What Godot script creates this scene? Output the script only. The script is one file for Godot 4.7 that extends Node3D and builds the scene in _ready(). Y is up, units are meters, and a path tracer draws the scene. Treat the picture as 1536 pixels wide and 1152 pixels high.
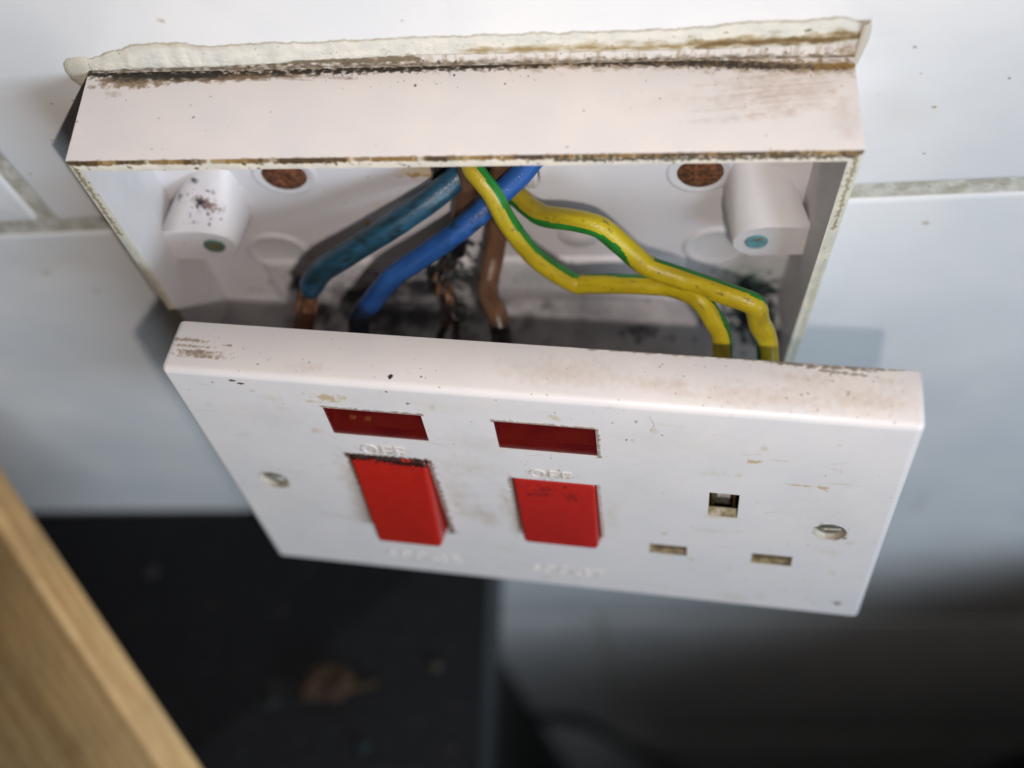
extends Node3D

# Every length below is in millimetres; MM turns it into metres. The origin of the
# millimetre axes lies on the tiled wall, at the top edge of the surface box:
# x to the right along the wall, y up, z out of the wall.
const MM := 0.001
const FLOOR_Y := -1150.0
const LIFT := Vector3(0, 1.15, 0)

const BOX_D := 22.4
const BOX_T := 2.6
const PLATE_T := 12.3

var noise := FastNoiseLite.new()
var noise_fine := FastNoiseLite.new()
var rng := RandomNumberGenerator.new()
var M := {}

var box_basis := Basis(Vector3(0, 0, 1), deg_to_rad(-3.2))
var plate_basis := Basis(Vector3(0.99425, 0.00347, 0.10706), Vector3(0.01209, 0.98945, -0.14439), Vector3(-0.10643, 0.14485, 0.98371)).orthonormalized()
var plate_at := Vector3(9.4, -69.3, 64.3)


func _ready() -> void:
	rng.seed = 11
	noise.seed = 3
	noise.frequency = 1.0
	noise.fractal_octaves = 4
	noise_fine.seed = 8
	noise_fine.frequency = 1.0
	noise_fine.fractal_octaves = 2
	make_camera()
	make_light()
	make_materials()
	build_wall()
	build_room()
	build_box()
	build_sealant()
	build_plate()
	build_wires()
	build_small_things()


# ------------------------------------------------------------------ camera and light
func make_camera() -> void:
	var cam := Camera3D.new()
	cam.name = "camera"
	var lens := CameraAttributesPhysical.new()
	lens.frustum_focal_length = 35.04
	lens.frustum_focus_distance = 0.222
	lens.exposure_aperture = 5.2
	lens.frustum_near = 0.01
	lens.frustum_far = 20.0
	cam.attributes = lens
	cam.fov = 37.808
	cam.near = 0.01
	cam.far = 20.0
	add_child(cam)
	cam.transform = Transform3D(Basis(Vector3(0.99091, -0.12881, -0.03878), Vector3(0.0217, 0.43758, -0.89892), Vector3(0.13275, 0.88991, 0.4364)).orthonormalized(), Vector3(36.84, 162.46, 148.23) * MM + LIFT)
	cam.current = true


func make_light() -> void:
	var we := WorldEnvironment.new()
	we.name = "surroundings"
	var e := Environment.new()
	e.background_mode = Environment.BG_COLOR
	e.background_color = Color(0.020, 0.018, 0.016).linear_to_srgb()
	e.tonemap_mode = Environment.TONE_MAPPER_LINEAR
	e.tonemap_exposure = 1.0
	e.sdfgi_enabled = true
	e.ssao_enabled = true
	e.ssil_enabled = true
	we.environment = e
	add_child(we)
	# the small lamp beside the lens
	var f := AreaLight3D.new()
	f.name = "phone_lamp"
	f.area_size = Vector2(0.004, 0.004)
	f.area_normalize_energy = true
	f.light_color = Color(1.0, 0.92, 0.88).linear_to_srgb()
	f.light_energy = 0.0455
	f.shadow_enabled = true
	add_child(f)
	f.look_at_from_position(Vector3(57.5, 151.6, 171.0) * MM + LIFT, Vector3(-25, 0, 10) * MM + LIFT, Vector3(0, 0, -1))
	# cool daylight from a window away to the right
	var w := AreaLight3D.new()
	w.name = "window_daylight"
	w.area_size = Vector2(0.85, 0.45)
	w.area_normalize_energy = true
	w.light_color = Color(0.67, 0.83, 1.0).linear_to_srgb()
	w.light_energy = 1.85
	w.shadow_enabled = true
	add_child(w)
	w.look_at_from_position(Vector3(1050, 200, 1100) * MM + LIFT, Vector3(0, -90, 20) * MM + LIFT, Vector3.UP)


# ------------------------------------------------------------------ naming
func numbered(called: String, parent: Node) -> String:
	if not parent.has_node(NodePath(called)):
		return called
	var k := 1
	while parent.has_node(NodePath("%s_%03d" % [called, k])):
		k += 1
	return "%s_%03d" % [called, k]


func thing(called: String, label: String, category: String, at := Vector3.ZERO, turn := Basis(), group := "", kind := "") -> Node3D:
	var o := Node3D.new()
	o.name = numbered(called, self)
	add_child(o)
	o.transform = Transform3D(turn, at * MM + LIFT)
	if label:
		o.set_meta("label", label)
	if category:
		o.set_meta("category", category)
	if group:
		o.set_meta("group", group)
	if kind:
		o.set_meta("kind", kind)
	return o


func part(called: String, mesh: Mesh, mats, parent: Node, label := "") -> MeshInstance3D:
	var o := MeshInstance3D.new()
	o.name = numbered(called, parent)
	o.mesh = mesh
	if mats is Array:
		for i in mats.size():
			o.set_surface_override_material(i, mats[i])
	else:
		o.material_override = mats
	parent.add_child(o)
	if label:
		o.set_meta("label", label)
	return o


# ------------------------------------------------------------------ mesh helpers
func V(x: float, y: float, z: float) -> Vector3:
	return Vector3(x, y, z)


func begin(flat := true) -> SurfaceTool:
	var st := SurfaceTool.new()
	st.begin(Mesh.PRIMITIVE_TRIANGLES)
	st.set_smooth_group(-1 if flat else 0)
	return st


func done(st: SurfaceTool, onto: ArrayMesh = null) -> ArrayMesh:
	st.generate_normals()
	return st.commit(onto)


# a, b, c run counter-clockwise seen from outside
func tri(st: SurfaceTool, a: Vector3, b: Vector3, c: Vector3, ua := Vector2.ZERO, ub := Vector2.ZERO, uc := Vector2.ZERO) -> void:
	st.set_uv(ua)
	st.add_vertex(a * MM)
	st.set_uv(uc)
	st.add_vertex(c * MM)
	st.set_uv(ub)
	st.add_vertex(b * MM)


func quad(st: SurfaceTool, a: Vector3, b: Vector3, c: Vector3, d: Vector3, uv = null) -> void:
	if uv != null:
		var ua: Vector2 = uv.call(a)
		var ub: Vector2 = uv.call(b)
		var uc: Vector2 = uv.call(c)
		var ud: Vector2 = uv.call(d)
		tri(st, a, b, c, ua, ub, uc)
		tri(st, a, c, d, ua, uc, ud)
	else:
		tri(st, a, b, c)
		tri(st, a, c, d)


# rings of equal length, each counter-clockwise seen from the end side
func loft(st: SurfaceTool, rings: Array, cap_start := true, cap_end := true, uv = null) -> void:
	for i in rings.size() - 1:
		var r0: PackedVector3Array = rings[i]
		var r1: PackedVector3Array = rings[i + 1]
		var n := r0.size()
		for k in n:
			var m := (k + 1) % n
			quad(st, r0[k], r0[m], r1[m], r1[k], uv)
	if cap_end:
		fan(st, rings[-1], false, uv)
	if cap_start:
		fan(st, rings[0], true, uv)


func fan(st: SurfaceTool, ring: PackedVector3Array, flip: bool, uv = null) -> void:
	var c := Vector3.ZERO
	for p in ring:
		c += p
	c /= ring.size()
	for k in ring.size():
		var a := ring[k]
		var b := ring[(k + 1) % ring.size()]
		if flip:
			var s := a
			a = b
			b = s
		if uv != null:
			tri(st, c, a, b, uv.call(c), uv.call(a), uv.call(b))
		else:
			tri(st, c, a, b)


func round_rect(x0: float, x1: float, y0: float, y1: float, r: float, z: float, seg := 4) -> PackedVector3Array:
	var out := PackedVector3Array()
	var centres := [Vector2(x1 - r, y1 - r), Vector2(x0 + r, y1 - r), Vector2(x0 + r, y0 + r), Vector2(x1 - r, y0 + r)]
	for q in 4:
		for s in seg + 1:
			var a := PI / 2 * (q + float(s) / seg)
			var c: Vector2 = centres[q]
			out.append(Vector3(c.x + cos(a) * r, c.y + sin(a) * r, z))
	return out


# a block with rounded edges, its front face towards +z
func soft_block(st: SurfaceTool, x0: float, x1: float, y0: float, y1: float, z0: float, z1: float, r: float, corner := -1.0, uv = null) -> void:
	var c := maxf(corner, r)
	var rings := [round_rect(x0 + r, x1 - r, y0 + r, y1 - r, maxf(c - r, 0.01), z0), round_rect(x0, x1, y0, y1, c, z0 + r)]
	for k in 4:
		var a := PI / 2 * k / 3.0
		var inset := r * (1 - cos(a))
		rings.append(round_rect(x0 + inset, x1 - inset, y0 + inset, y1 - inset, maxf(c - inset, 0.01), z1 - r + r * sin(a)))
	loft(st, rings, true, true, uv)


func block(st: SurfaceTool, a: Vector3, b: Vector3, uv = null) -> void:
	var p := [V(a.x, a.y, a.z), V(b.x, a.y, a.z), V(b.x, b.y, a.z), V(a.x, b.y, a.z), V(a.x, a.y, b.z), V(b.x, a.y, b.z), V(b.x, b.y, b.z), V(a.x, b.y, b.z)]
	for f in [[4, 5, 6, 7], [1, 0, 3, 2], [0, 4, 7, 3], [5, 1, 2, 6], [7, 6, 2, 3], [0, 1, 5, 4]]:
		quad(st, p[f[0]], p[f[1]], p[f[2]], p[f[3]], uv)


# profile points (radius, height) from the rim to the middle, seen from +z
func lathe(st: SurfaceTool, centre: Vector3, profile: Array, seg := 28, uv = null) -> void:
	for i in profile.size() - 1:
		var p: Vector2 = profile[i]
		var q: Vector2 = profile[i + 1]
		for k in seg:
			var a := TAU * k / seg
			var b := TAU * (k + 1) / seg
			var p0 := centre + V(cos(a) * p.x, sin(a) * p.x, p.y)
			var p1 := centre + V(cos(b) * p.x, sin(b) * p.x, p.y)
			var q0 := centre + V(cos(a) * q.x, sin(a) * q.x, q.y)
			var q1 := centre + V(cos(b) * q.x, sin(b) * q.x, q.y)
			quad(st, p0, p1, q1, q0, uv)


func curve_points(ctrl: Array, per: int) -> PackedVector3Array:
	var out := PackedVector3Array()
	var n := ctrl.size()
	for i in n - 1:
		var p0: Vector3 = ctrl[maxi(i - 1, 0)]
		var p1: Vector3 = ctrl[i]
		var p2: Vector3 = ctrl[i + 1]
		var p3: Vector3 = ctrl[mini(i + 2, n - 1)]
		for k in per:
			var t := float(k) / per
			var m1 := (p2 - p0) * 0.42
			var m2 := (p3 - p1) * 0.42
			var t2 := t * t
			var t3 := t2 * t
			out.append(p1 * (2 * t3 - 3 * t2 + 1) + m1 * (t3 - 2 * t2 + t) + p2 * (3 * t2 - 2 * t3) + m2 * (t3 - t2))
	out.append(ctrl[n - 1])
	return out


# a tube along pts; colour.call(share along, angle) gives a vertex colour (linear), radius.call(share) the radius; faces whose
# angle lies within stripe (x to y, turning by twist along the length) go to the second SurfaceTool
func tube(st: SurfaceTool, pts: PackedVector3Array, radius: Callable, seg := 14, colour = null, st2: SurfaceTool = null, stripe = null, caps := true) -> void:
	var n := pts.size()
	var rings := []
	var length := 0.0
	var along := PackedFloat32Array()
	for i in n:
		if i > 0:
			length += pts[i].distance_to(pts[i - 1])
		along.append(length)
	var up := Vector3(0, 0, 1)
	var sides := PackedVector3Array()
	var ups := PackedVector3Array()
	for i in n:
		var t := (pts[mini(i + 1, n - 1)] - pts[maxi(i - 1, 0)]).normalized()
		if i == 0 and absf(t.dot(up)) > 0.9:
			up = Vector3(0, 1, 0)
		var side := up.cross(t).normalized()
		up = t.cross(side).normalized()
		var r: float = radius.call(along[i] / length)
		sides.append(side)
		ups.append(up)
		var ring := PackedVector3Array()
		for k in seg:
			var a := TAU * k / seg
			ring.append(pts[i] + (side * cos(a) + up * sin(a)) * r)
		rings.append(ring)
	for i in n - 1:
		var s0 := along[i] / length
		var s1 := along[i + 1] / length
		for k in seg:
			var m := (k + 1) % seg
			var target := st
			if st2 and stripe != null:
				var dir: Vector3 = stripe.call(s0)
				if absf(angle_difference(TAU * (k + 0.5) / seg, atan2(dir.dot(ups[i]), dir.dot(sides[i])))) < 0.6:
					target = st2
			var quadlet := [[rings[i][k], s0, k], [rings[i][m], s0, k + 1], [rings[i + 1][m], s1, k + 1], [rings[i + 1][k], s1, k]]
			for v in [0, 2, 1, 0, 3, 2]:
				var e: Array = quadlet[v]
				if colour != null:
					target.set_color(colour.call(e[1], TAU * e[2] / seg))
				target.set_uv(Vector2(e[1] * length / 20.0, float(e[2]) / seg))
				target.add_vertex(e[0] * MM)
	if caps:
		if colour != null:
			st.set_color(colour.call(0.0, 0.0))
		fan(st, rings[0], true)
		if colour != null:
			st.set_color(colour.call(1.0, 0.0))
		fan(st, rings[-1], false)


# an uneven lump with its base near y = 0
func lump(st: SurfaceTool, centre: Vector3, r: Vector3, rough: float, salt: float, rows := 9, cols := 14, colour = null) -> void:
	var grid := []
	for i in rows + 1:
		var row := PackedVector3Array()
		var a := PI * i / rows
		for k in cols:
			var b := TAU * k / cols
			var d := V(sin(a) * cos(b), cos(a), -sin(a) * sin(b))
			var q := 1.0 + rough * noise.get_noise_3d(d.x * 1.1 + salt, d.y * 1.1, d.z * 1.1 - salt)
			row.append(centre + d * r * q)
		grid.append(row)
	for i in rows:
		for k in cols:
			var m := (k + 1) % cols
			if colour != null:
				st.set_color(colour.call(grid[i][k]))
			quad(st, grid[i][k], grid[i + 1][k], grid[i + 1][m], grid[i][m])


# ------------------------------------------------------------------ a canvas in millimetres for stains and wear
class Canvas:
	var w: int
	var h: int
	var k: float
	var d := PackedByteArray()
	var nz: FastNoiseLite

	func _init(width: float, height: float, per_mm: float, noise_: FastNoiseLite) -> void:
		k = per_mm
		w = int(width * k)
		h = int(height * k)
		nz = noise_
		d.resize(w * h * 3)

	func ground(c: Color, amount: float, freq: float, warm := 0.0) -> void:
		for j in h:
			for i in w:
				var n := nz.get_noise_2d(i / k * freq, j / k * freq)
				var g := 1.0 + amount * n
				var o := (j * w + i) * 3
				d[o] = clampi(int(c.r8 * (g + warm * n)), 0, 255)
				d[o + 1] = clampi(int(c.g8 * g), 0, 255)
				d[o + 2] = clampi(int(c.b8 * (g - warm * n)), 0, 255)

	func dab(i: int, j: int, c: Color, a: float) -> void:
		var o := (j * w + i) * 3
		d[o] = int(lerpf(d[o], c.r8, a))
		d[o + 1] = int(lerpf(d[o + 1], c.g8, a))
		d[o + 2] = int(lerpf(d[o + 2], c.b8, a))

	func blotch(x: float, y: float, rx: float, ry: float, c: Color, strength: float, freq := 0.5, rag := 1.0, soft := 0.5, turn := 0.0) -> void:
		if strength < 0.62:
			rag *= 0.65
			soft *= 1.7
		var reach := maxf(rx, ry) * (1.0 + rag * 0.6)
		var ct := cos(turn)
		var s_t := sin(turn)
		for j in range(maxi(0, int((y - reach) * k)), mini(h, int((y + reach) * k) + 1)):
			for i in range(maxi(0, int((x - reach) * k)), mini(w, int((x + reach) * k) + 1)):
				var px := i / k - x
				var py := j / k - y
				var qx := (px * ct + py * s_t) / rx
				var qy := (-px * s_t + py * ct) / ry
				var val := 1.0 - sqrt(qx * qx + qy * qy)
				if val < -rag * 0.7:
					continue
				val += rag * nz.get_noise_2d(i / k * freq + x * 7.3, j / k * freq + y * 3.1)
				if val > 0.0:
					dab(i, j, c, strength * minf(1.0, val / soft))

	func stroke(pts: Array, width: float, c: Color, strength: float, freq := 0.4, rag := 0.8, soft := 0.5) -> void:
		for q in pts.size() - 1:
			var a: Vector2 = pts[q]
			var b: Vector2 = pts[q + 1]
			var reach := width * (1.0 + rag)
			var ab := b - a
			var len2 := maxf(ab.length_squared(), 1e-6)
			for j in range(maxi(0, int((minf(a.y, b.y) - reach) * k)), mini(h, int((maxf(a.y, b.y) + reach) * k) + 1)):
				for i in range(maxi(0, int((minf(a.x, b.x) - (reach if q == 0 else 0.0)) * k)), mini(w, int((maxf(a.x, b.x) + (reach if q == pts.size() - 2 else 0.0)) * k) + 1)):
					var p := Vector2(i / k, j / k)
					var t := clampf((p - a).dot(ab) / len2, 0.0, 1.0)
					var val := 1.0 - p.distance_to(a + ab * t) / width
					if val < -rag:
						continue
					val += rag * nz.get_noise_2d(p.x * freq, p.y * freq * 1.6 + width * 17.0)
					if val > 0.0:
						dab(i, j, c, strength * minf(1.0, val / soft))

	func specks(count: int, x0: float, y0: float, x1: float, y1: float, r0: float, r1: float, c: Color, strength: float, rand: RandomNumberGenerator) -> void:
		for n in count:
			var u := rand.randf()
			var r := r0 + (r1 - r0) * u * u * u
			blotch(rand.randf_range(x0, x1), rand.randf_range(y0, y1), r * rand.randf_range(0.8, 1.8), r, c, strength * rand.randf_range(0.4, 1.0), 1.7, 0.8, 0.4, rand.randf() * PI)

	func texture() -> ImageTexture:
		return ImageTexture.create_from_image(Image.create_from_data(w, h, false, Image.FORMAT_RGB8, d))


# ------------------------------------------------------------------ materials
func srgb(r: int, g: int, b: int) -> Color:
	return Color8(r, g, b)


func plain(albedo: Color, rough: float, metal := 0.0) -> StandardMaterial3D:
	var m := StandardMaterial3D.new()
	m.albedo_color = albedo
	m.roughness = rough
	m.metallic = metal
	return m


func noise_map(freq: float, seed_: int, bump: float, octaves := 4, size := 512) -> NoiseTexture2D:
	var t := NoiseTexture2D.new()
	var n := FastNoiseLite.new()
	n.seed = seed_
	n.frequency = freq
	n.fractal_octaves = octaves
	t.noise = n
	t.width = size
	t.height = size
	t.seamless = true
	if bump > 0.0:
		t.as_normal_map = true
		t.bump_strength = bump
	return t


func mottled(freq: float, seed_: int, low: Color, high: Color, octaves := 5, size := 512) -> NoiseTexture2D:
	var t := noise_map(freq, seed_, 0.0, octaves, size)
	var g := Gradient.new()
	g.offsets = PackedFloat32Array([0.25, 0.75])
	g.colors = PackedColorArray([low, high])
	t.color_ramp = g
	return t


# relief and roughness on the thing's own axes; period in millimetres
func surfaced(m: StandardMaterial3D, normal: Texture2D, strength: float, period: float, rough: Texture2D = null) -> StandardMaterial3D:
	m.normal_enabled = true
	m.normal_texture = normal
	m.normal_scale = strength
	if rough:
		m.roughness_texture = rough
	return m


func tri_scaled(m: StandardMaterial3D, period: float) -> StandardMaterial3D:
	m.uv1_triplanar = true
	var s := 1000.0 / period
	m.uv1_scale = Vector3(s, s, s)
	return m


func make_materials() -> void:
	var n_soft := noise_map(0.012, 21, 3.0, 3)
	var n_grain := noise_map(0.05, 22, 6.0, 4)
	var white_low := Color(0.70, 0.665, 0.64).linear_to_srgb()
	var white_high := Color(0.76, 0.73, 0.705).linear_to_srgb()
	var m := plain(Color.WHITE, 0.38)
	m.albedo_texture = mottled(0.01, 31, white_low, white_high)
	M.plastic = tri_scaled(surfaced(m, n_soft, 0.12, 60), 60)
	m = plain(Color.WHITE, 0.5)
	m.albedo_texture = mottled(0.008, 36, Color(0.59, 0.565, 0.56).linear_to_srgb(), Color(0.63, 0.605, 0.60).linear_to_srgb())
	M.plastic_inside = tri_scaled(surfaced(m, n_soft, 0.1, 60), 60)
	m = plain(Color.WHITE, 0.92)
	m.albedo_texture = mottled(0.016, 32, Color(0.42, 0.38, 0.30).linear_to_srgb(), Color(0.60, 0.56, 0.48).linear_to_srgb())
	m.heightmap_enabled = false
	M.grout = tri_scaled(surfaced(m, n_grain, 0.6, 45), 45)
	m = plain(Color.WHITE, 0.42)
	m.albedo_texture = mottled(0.02, 33, Color(0.36, 0.026, 0.015).linear_to_srgb(), Color(0.47, 0.03, 0.021).linear_to_srgb())
	M.red = tri_scaled(surfaced(m, n_grain, 0.12, 25), 25)
	m = plain(Color(0.15, 0.005, 0.005, 0.45).linear_to_srgb(), 0.14)
	m.transparency = BaseMaterial3D.TRANSPARENCY_ALPHA
	M.neon = m
	m = plain(Color.WHITE, 0.5)
	m.albedo_texture = mottled(0.006, 54, Color(0.15, 0.005, 0.005).linear_to_srgb(), Color(0.55, 0.06, 0.012).linear_to_srgb(), 2)  # brighter orange mottling stands in for highlights inside the neon windows
	M.neon_inside = tri_scaled(m, 40)
	M.neon_bulb = plain(Color(0.95, 0.36, 0.07).linear_to_srgb(), 0.15)
	m = plain(Color(0.34, 0.32, 0.26).linear_to_srgb(), 0.42, 0.75)
	M.screw = tri_scaled(surfaced(m, n_grain, 0.5, 12), 12)
	m = plain(Color.WHITE, 0.85, 0.15)
	m.albedo_texture = mottled(0.012, 34, Color(0.04, 0.013, 0.006).linear_to_srgb(), Color(0.22, 0.075, 0.022).linear_to_srgb())
	M.rust = tri_scaled(surfaced(m, n_grain, 1.5, 10), 10)
	m = plain(Color.WHITE, 0.7, 0.1)
	m.albedo_texture = mottled(0.04, 35, Color(0.05, 0.17, 0.20).linear_to_srgb(), Color(0.20, 0.40, 0.42).linear_to_srgb())
	M.verdigris = tri_scaled(surfaced(m, n_grain, 1.0, 6), 6)
	m = plain(Color(0.10, 0.17, 0.13).linear_to_srgb(), 0.6, 0.3)
	M.green_brass = tri_scaled(surfaced(m, n_grain, 0.8, 6), 6)
	M.old_brass = plain(Color(0.24, 0.19, 0.07).linear_to_srgb(), 0.5, 0.6)
	M.brass = plain(Color(0.55, 0.36, 0.12).linear_to_srgb(), 0.4, 0.9)
	M.dark = plain(Color(0.02, 0.019, 0.018).linear_to_srgb(), 0.8)
	m = plain(Color.WHITE, 0.75)
	m.albedo_texture = mottled(0.009, 38, Color(0.09, 0.055, 0.022).linear_to_srgb(), Color(0.40, 0.30, 0.17).linear_to_srgb())
	M.dirty_shutter = tri_scaled(m, 22)
	m = plain(Color.WHITE, 0.6)
	m.albedo_texture = mottled(0.03, 51, Color(0.03, 0.026, 0.02).linear_to_srgb(), Color(0.12, 0.10, 0.075).linear_to_srgb())
	M.lettering = plain(srgb(221, 213, 208), 0.4)
	M.slot = tri_scaled(m, 12)
	m = plain(Color.WHITE, 0.5)
	m.albedo_texture = mottled(0.012, 53, Color(0.16, 0.125, 0.07).linear_to_srgb(), Color(0.58, 0.54, 0.47).linear_to_srgb())
	M.well = tri_scaled(m, 30)
	m = plain(Color.WHITE, 0.5)
	m.albedo_texture = mottled(0.02, 52, Color(0.28, 0.22, 0.10).linear_to_srgb(), Color(0.66, 0.60, 0.48).linear_to_srgb())
	M.sill = tri_scaled(m, 40)
	# wires: colours come from the vertices
	m = plain(Color.WHITE, 0.42)
	m.vertex_color_use_as_albedo = true
	m.roughness_texture = mottled(0.02, 56, Color(0.75, 0.75, 0.75), Color(1, 1, 1))
	M.pvc = tri_scaled(surfaced(m, n_grain, 0.5, 14), 14)
	m = plain(Color.WHITE, 0.45, 0.25)
	m.vertex_color_use_as_albedo = true
	M.copper = m
	m = plain(Color.WHITE, 0.8, 0.05)
	m.vertex_color_use_as_albedo = true
	M.charred_metal = plain(Color.WHITE, 0.38, 0.45)
	M.charred_metal.vertex_color_use_as_albedo = true
	M.charred = tri_scaled(surfaced(m, n_grain, 1.2, 8), 8)
	# worktop: black laminate with faint flecks
	var c := Canvas.new(160, 160, 5, noise)
	c.ground(srgb(20, 20, 22), 0.5, 0.25)
	c.specks(420, 0, 0, 160, 160, 0.2, 1.3, srgb(58, 60, 66), 0.6, rng)
	c.specks(90, 0, 0, 160, 160, 0.2, 1.0, srgb(80, 79, 74), 0.45, rng)
	c.specks(60, 0, 0, 160, 160, 0.8, 3.4, srgb(64, 54, 50), 0.55, rng)
	c.specks(50, 0, 0, 160, 160, 0.8, 3.0, srgb(50, 56, 62), 0.55, rng)
	m = plain(Color.WHITE, 0.62)
	m.metallic_specular = 0.32
	m.albedo_texture = c.texture()
	M.worktop = tri_scaled(surfaced(m, n_grain, 0.3, 160), 160)
	m = plain(Color(0.035, 0.033, 0.03).linear_to_srgb(), 0.6)
	M.cabinet = m
	M.edge = plain(Color(0.018, 0.019, 0.021).linear_to_srgb(), 0.6)
	m = plain(Color.WHITE, 0.9)
	m.albedo_texture = mottled(0.02, 39, Color(0.05, 0.045, 0.04).linear_to_srgb(), Color(0.09, 0.08, 0.07).linear_to_srgb())
	M.floor = tri_scaled(m, 300)
	M.cable = plain(Color(0.012, 0.012, 0.013).linear_to_srgb(), 0.5)
	m = plain(Color.WHITE, 0.95)
	m.vertex_color_use_as_albedo = true
	M.crumb = tri_scaled(surfaced(m, n_grain, 1.2, 8), 8)
	M.n_soft = n_soft
	M.n_grain = n_grain
	M.n_fine = noise_map(0.09, 23, 5.0, 3)


func painted(c: Canvas, rough: float, normal: Texture2D = null, strength := 0.1, repeat := false) -> StandardMaterial3D:
	var m := plain(Color.WHITE, rough)
	m.albedo_texture = c.texture()
	m.texture_repeat = repeat
	if normal:
		# relief tiles on its own second pattern through the detail of the normal map
		m.normal_enabled = true
		m.normal_texture = normal
		m.normal_scale = strength
	return m


# ------------------------------------------------------------------ the wall
func build_wall() -> void:
	var c := Canvas.new(256, 256, 4, noise)
	c.ground(srgb(227, 224, 221), 0.035, 0.02, 0.01)
	var brown := srgb(150, 122, 88)
	c.specks(130, 0, 0, 256, 256, 0.08, 0.4, srgb(120, 98, 74), 0.6, rng)
	for s in [[-81, -4, 0.5], [-86, -4.6, 0.35], [-53.6, 16, 0.8], [86.4, -10.3, 0.25], [91.7, -35, 0.45], [90.8, -20.3, 0.7], [-103, -27, 0.5], [-92, -16, 0.45], [97, -61, 1.2], [-121, -68, 1.4], [-112, -78, 1.2], [-84, -58, 1.0], [-9, 12, 0.3], [103, -13, 0.4], [84, -3.0, 0.5]]:
		c.blotch(fposmod(s[0], 256), fposmod(-s[1], 256), s[2] * 1.1, s[2] * 0.75, brown if s[2] > 0.55 else srgb(92, 76, 60), 0.6, 1.2, 0.9, 0.5, 0.6)
	for s in [[-98, -33, 16, 10], [-112, -62, 18, 9], [84, -22, 8, 14], [-84, -8, 8, 8]]:
		c.blotch(fposmod(s[0], 256), fposmod(-s[1], 256), s[2], s[3], srgb(176, 150, 118), 0.22, 0.08, 0.7, 1.2)
	# a brownish dribble below the plate
	c.stroke([Vector2(fposmod(131.0, 256), 236), Vector2(fposmod(130.0, 256), 256)], 1.6, srgb(176, 168, 150), 0.5, 0.1, 0.5, 1.0)
	var m := plain(Color.WHITE, 0.22)
	m.albedo_texture = c.texture()
	m.normal_enabled = true
	m.normal_texture = noise_map(0.004, 41, 4.0, 2)
	m.normal_scale = 0.06
	M.tile = m
	var root := thing("wall", "white glazed tiles with cream grout behind the pulled-out switch", "", V(0, FLOOR_Y, 0), Basis(), "", "structure")
	var up := -FLOOR_Y
	var st := begin()
	block(st, V(-720, 0, -110), V(920, 340 + up, -9))
	part("masonry", done(st), M.grout, root)
	st = begin(false)
	# grout bed, a few tenths lower than the glaze
	var step := 6.0
	quad(st, V(-720, 0, -0.7), V(920, 0, -0.7), V(920, 340 + up, -0.7), V(-720, 340 + up, -0.7))
	part("grout", done(st), M.grout, root)
	var rows := [[-45.9, 330.0, [-720.0, -508.5, -108.5, 291.5, 691.5, 920.0]], [-417.5, -51.0, [-720.0, -340.0, 265.0, 920.0]], [-790.0, -422.5, [-720.0, -400.0, 0.0, 400.0, 800.0, 920.0]], [-1149.0, -795.0, [-720.0, -340.0, 265.0, 920.0]]]
	for r in rows:
		var xs: Array = r[2]
		for i in xs.size() - 1:
			var x0: float = xs[i] + 2.0
			var x1: float = xs[i + 1] - 2.0
			var tilt := rng.randf_range(-0.15, 0.15)
			st = begin(false)
			var uv := func(p: Vector3) -> Vector2: return Vector2(p.x / 256.0, -(p.y - up) / 256.0)
			var rings := []
			for q in [[0.0, -8.8], [0.0, -1.3], [0.12, -0.75], [0.45, -0.3], [1.0, -0.08], [1.9, 0.0]]:
				rings.append(round_rect(x0 + q[0], x1 - q[0], r[0] + up + q[0], r[1] + up - q[0], maxf(2.0 - q[0], 0.05), q[1]))
			loft(st, rings, true, true, uv)
			part("tile", done(st), M.tile, root)


func build_room() -> void:
	var st := begin()
	block(st, V(-900, FLOOR_Y - 60, -120), V(1300, FLOOR_Y, 1500))
	var o := part("floor", done(st), M.floor, self)
	o.position = LIFT
	o.set_meta("kind", "structure")
	o.set_meta("label", "dark floor deep in the gap below the worktops")
	# left worktop and cabinet; the right pair is added unseen to shade the wall
	for s in [[-700.0, -31.0, "black speckled worktop with crumbs, left of the gap under the switch", "dark base cabinet carrying the crumb-strewn worktop left of the gap"], [290.0, 890.0, "black speckled worktop added out of view right of the gap to shade the lower wall", "dark base cabinet added under the unseen shading worktop right of the gap"]]:
		var x0: float = s[0]
		var x1: float = s[1]
		var t := thing("worktop", s[2], "worktop", V((x0 + x1) / 2, -286.7, 300))
		var hw := (x1 - x0) / 2
		st = begin(false)
		# slab lying flat: lofted upwards
		var rings := []
		for q in [[1.0, 0.0], [0.0, 1.0], [0.0, 36.4], [0.45, 37.5], [1.6, 38.0]]:
			var ring := PackedVector3Array()
			for p in round_rect(-hw + q[0], hw - q[0], -299 + q[0], 299 - q[0], 2.0, 0):
				ring.append(V(p.x, q[1], -p.y))
			rings.append(ring)
		loft(st, rings)
		part("slab", done(st), M.worktop, t)
		var inner := hw if x0 < 0 else -hw
		st = begin(false)
		soft_block(st, minf(inner, inner + signf(inner) * 0.8), maxf(inner, inner + signf(inner) * 0.8), 1.0, 37.6, -298, 298, 0.3)
		part("edge_strip", done(st), M.edge, t)
		var b := thing("base_cabinet", s[3], "cabinet", V((x0 + x1) / 2, FLOOR_Y, 285))
		for side in [-1, 1]:
			st = begin()
			block(st, V(side * (hw - 40) - 9, 0.0, -280), V(side * (hw - 40) + 9, 862.0, 280))
			part("side_panel", done(st), M.cabinet, b)
		st = begin()
		block(st, V(-hw + 50, 100, 262), V(hw - 50, 862, 280))
		part("front_panel", done(st), M.cabinet, b)
		st = begin()
		block(st, V(-hw + 50, 82, -280), V(hw - 50, 99, 261))
		part("bottom_panel", done(st), M.cabinet, b)


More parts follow.
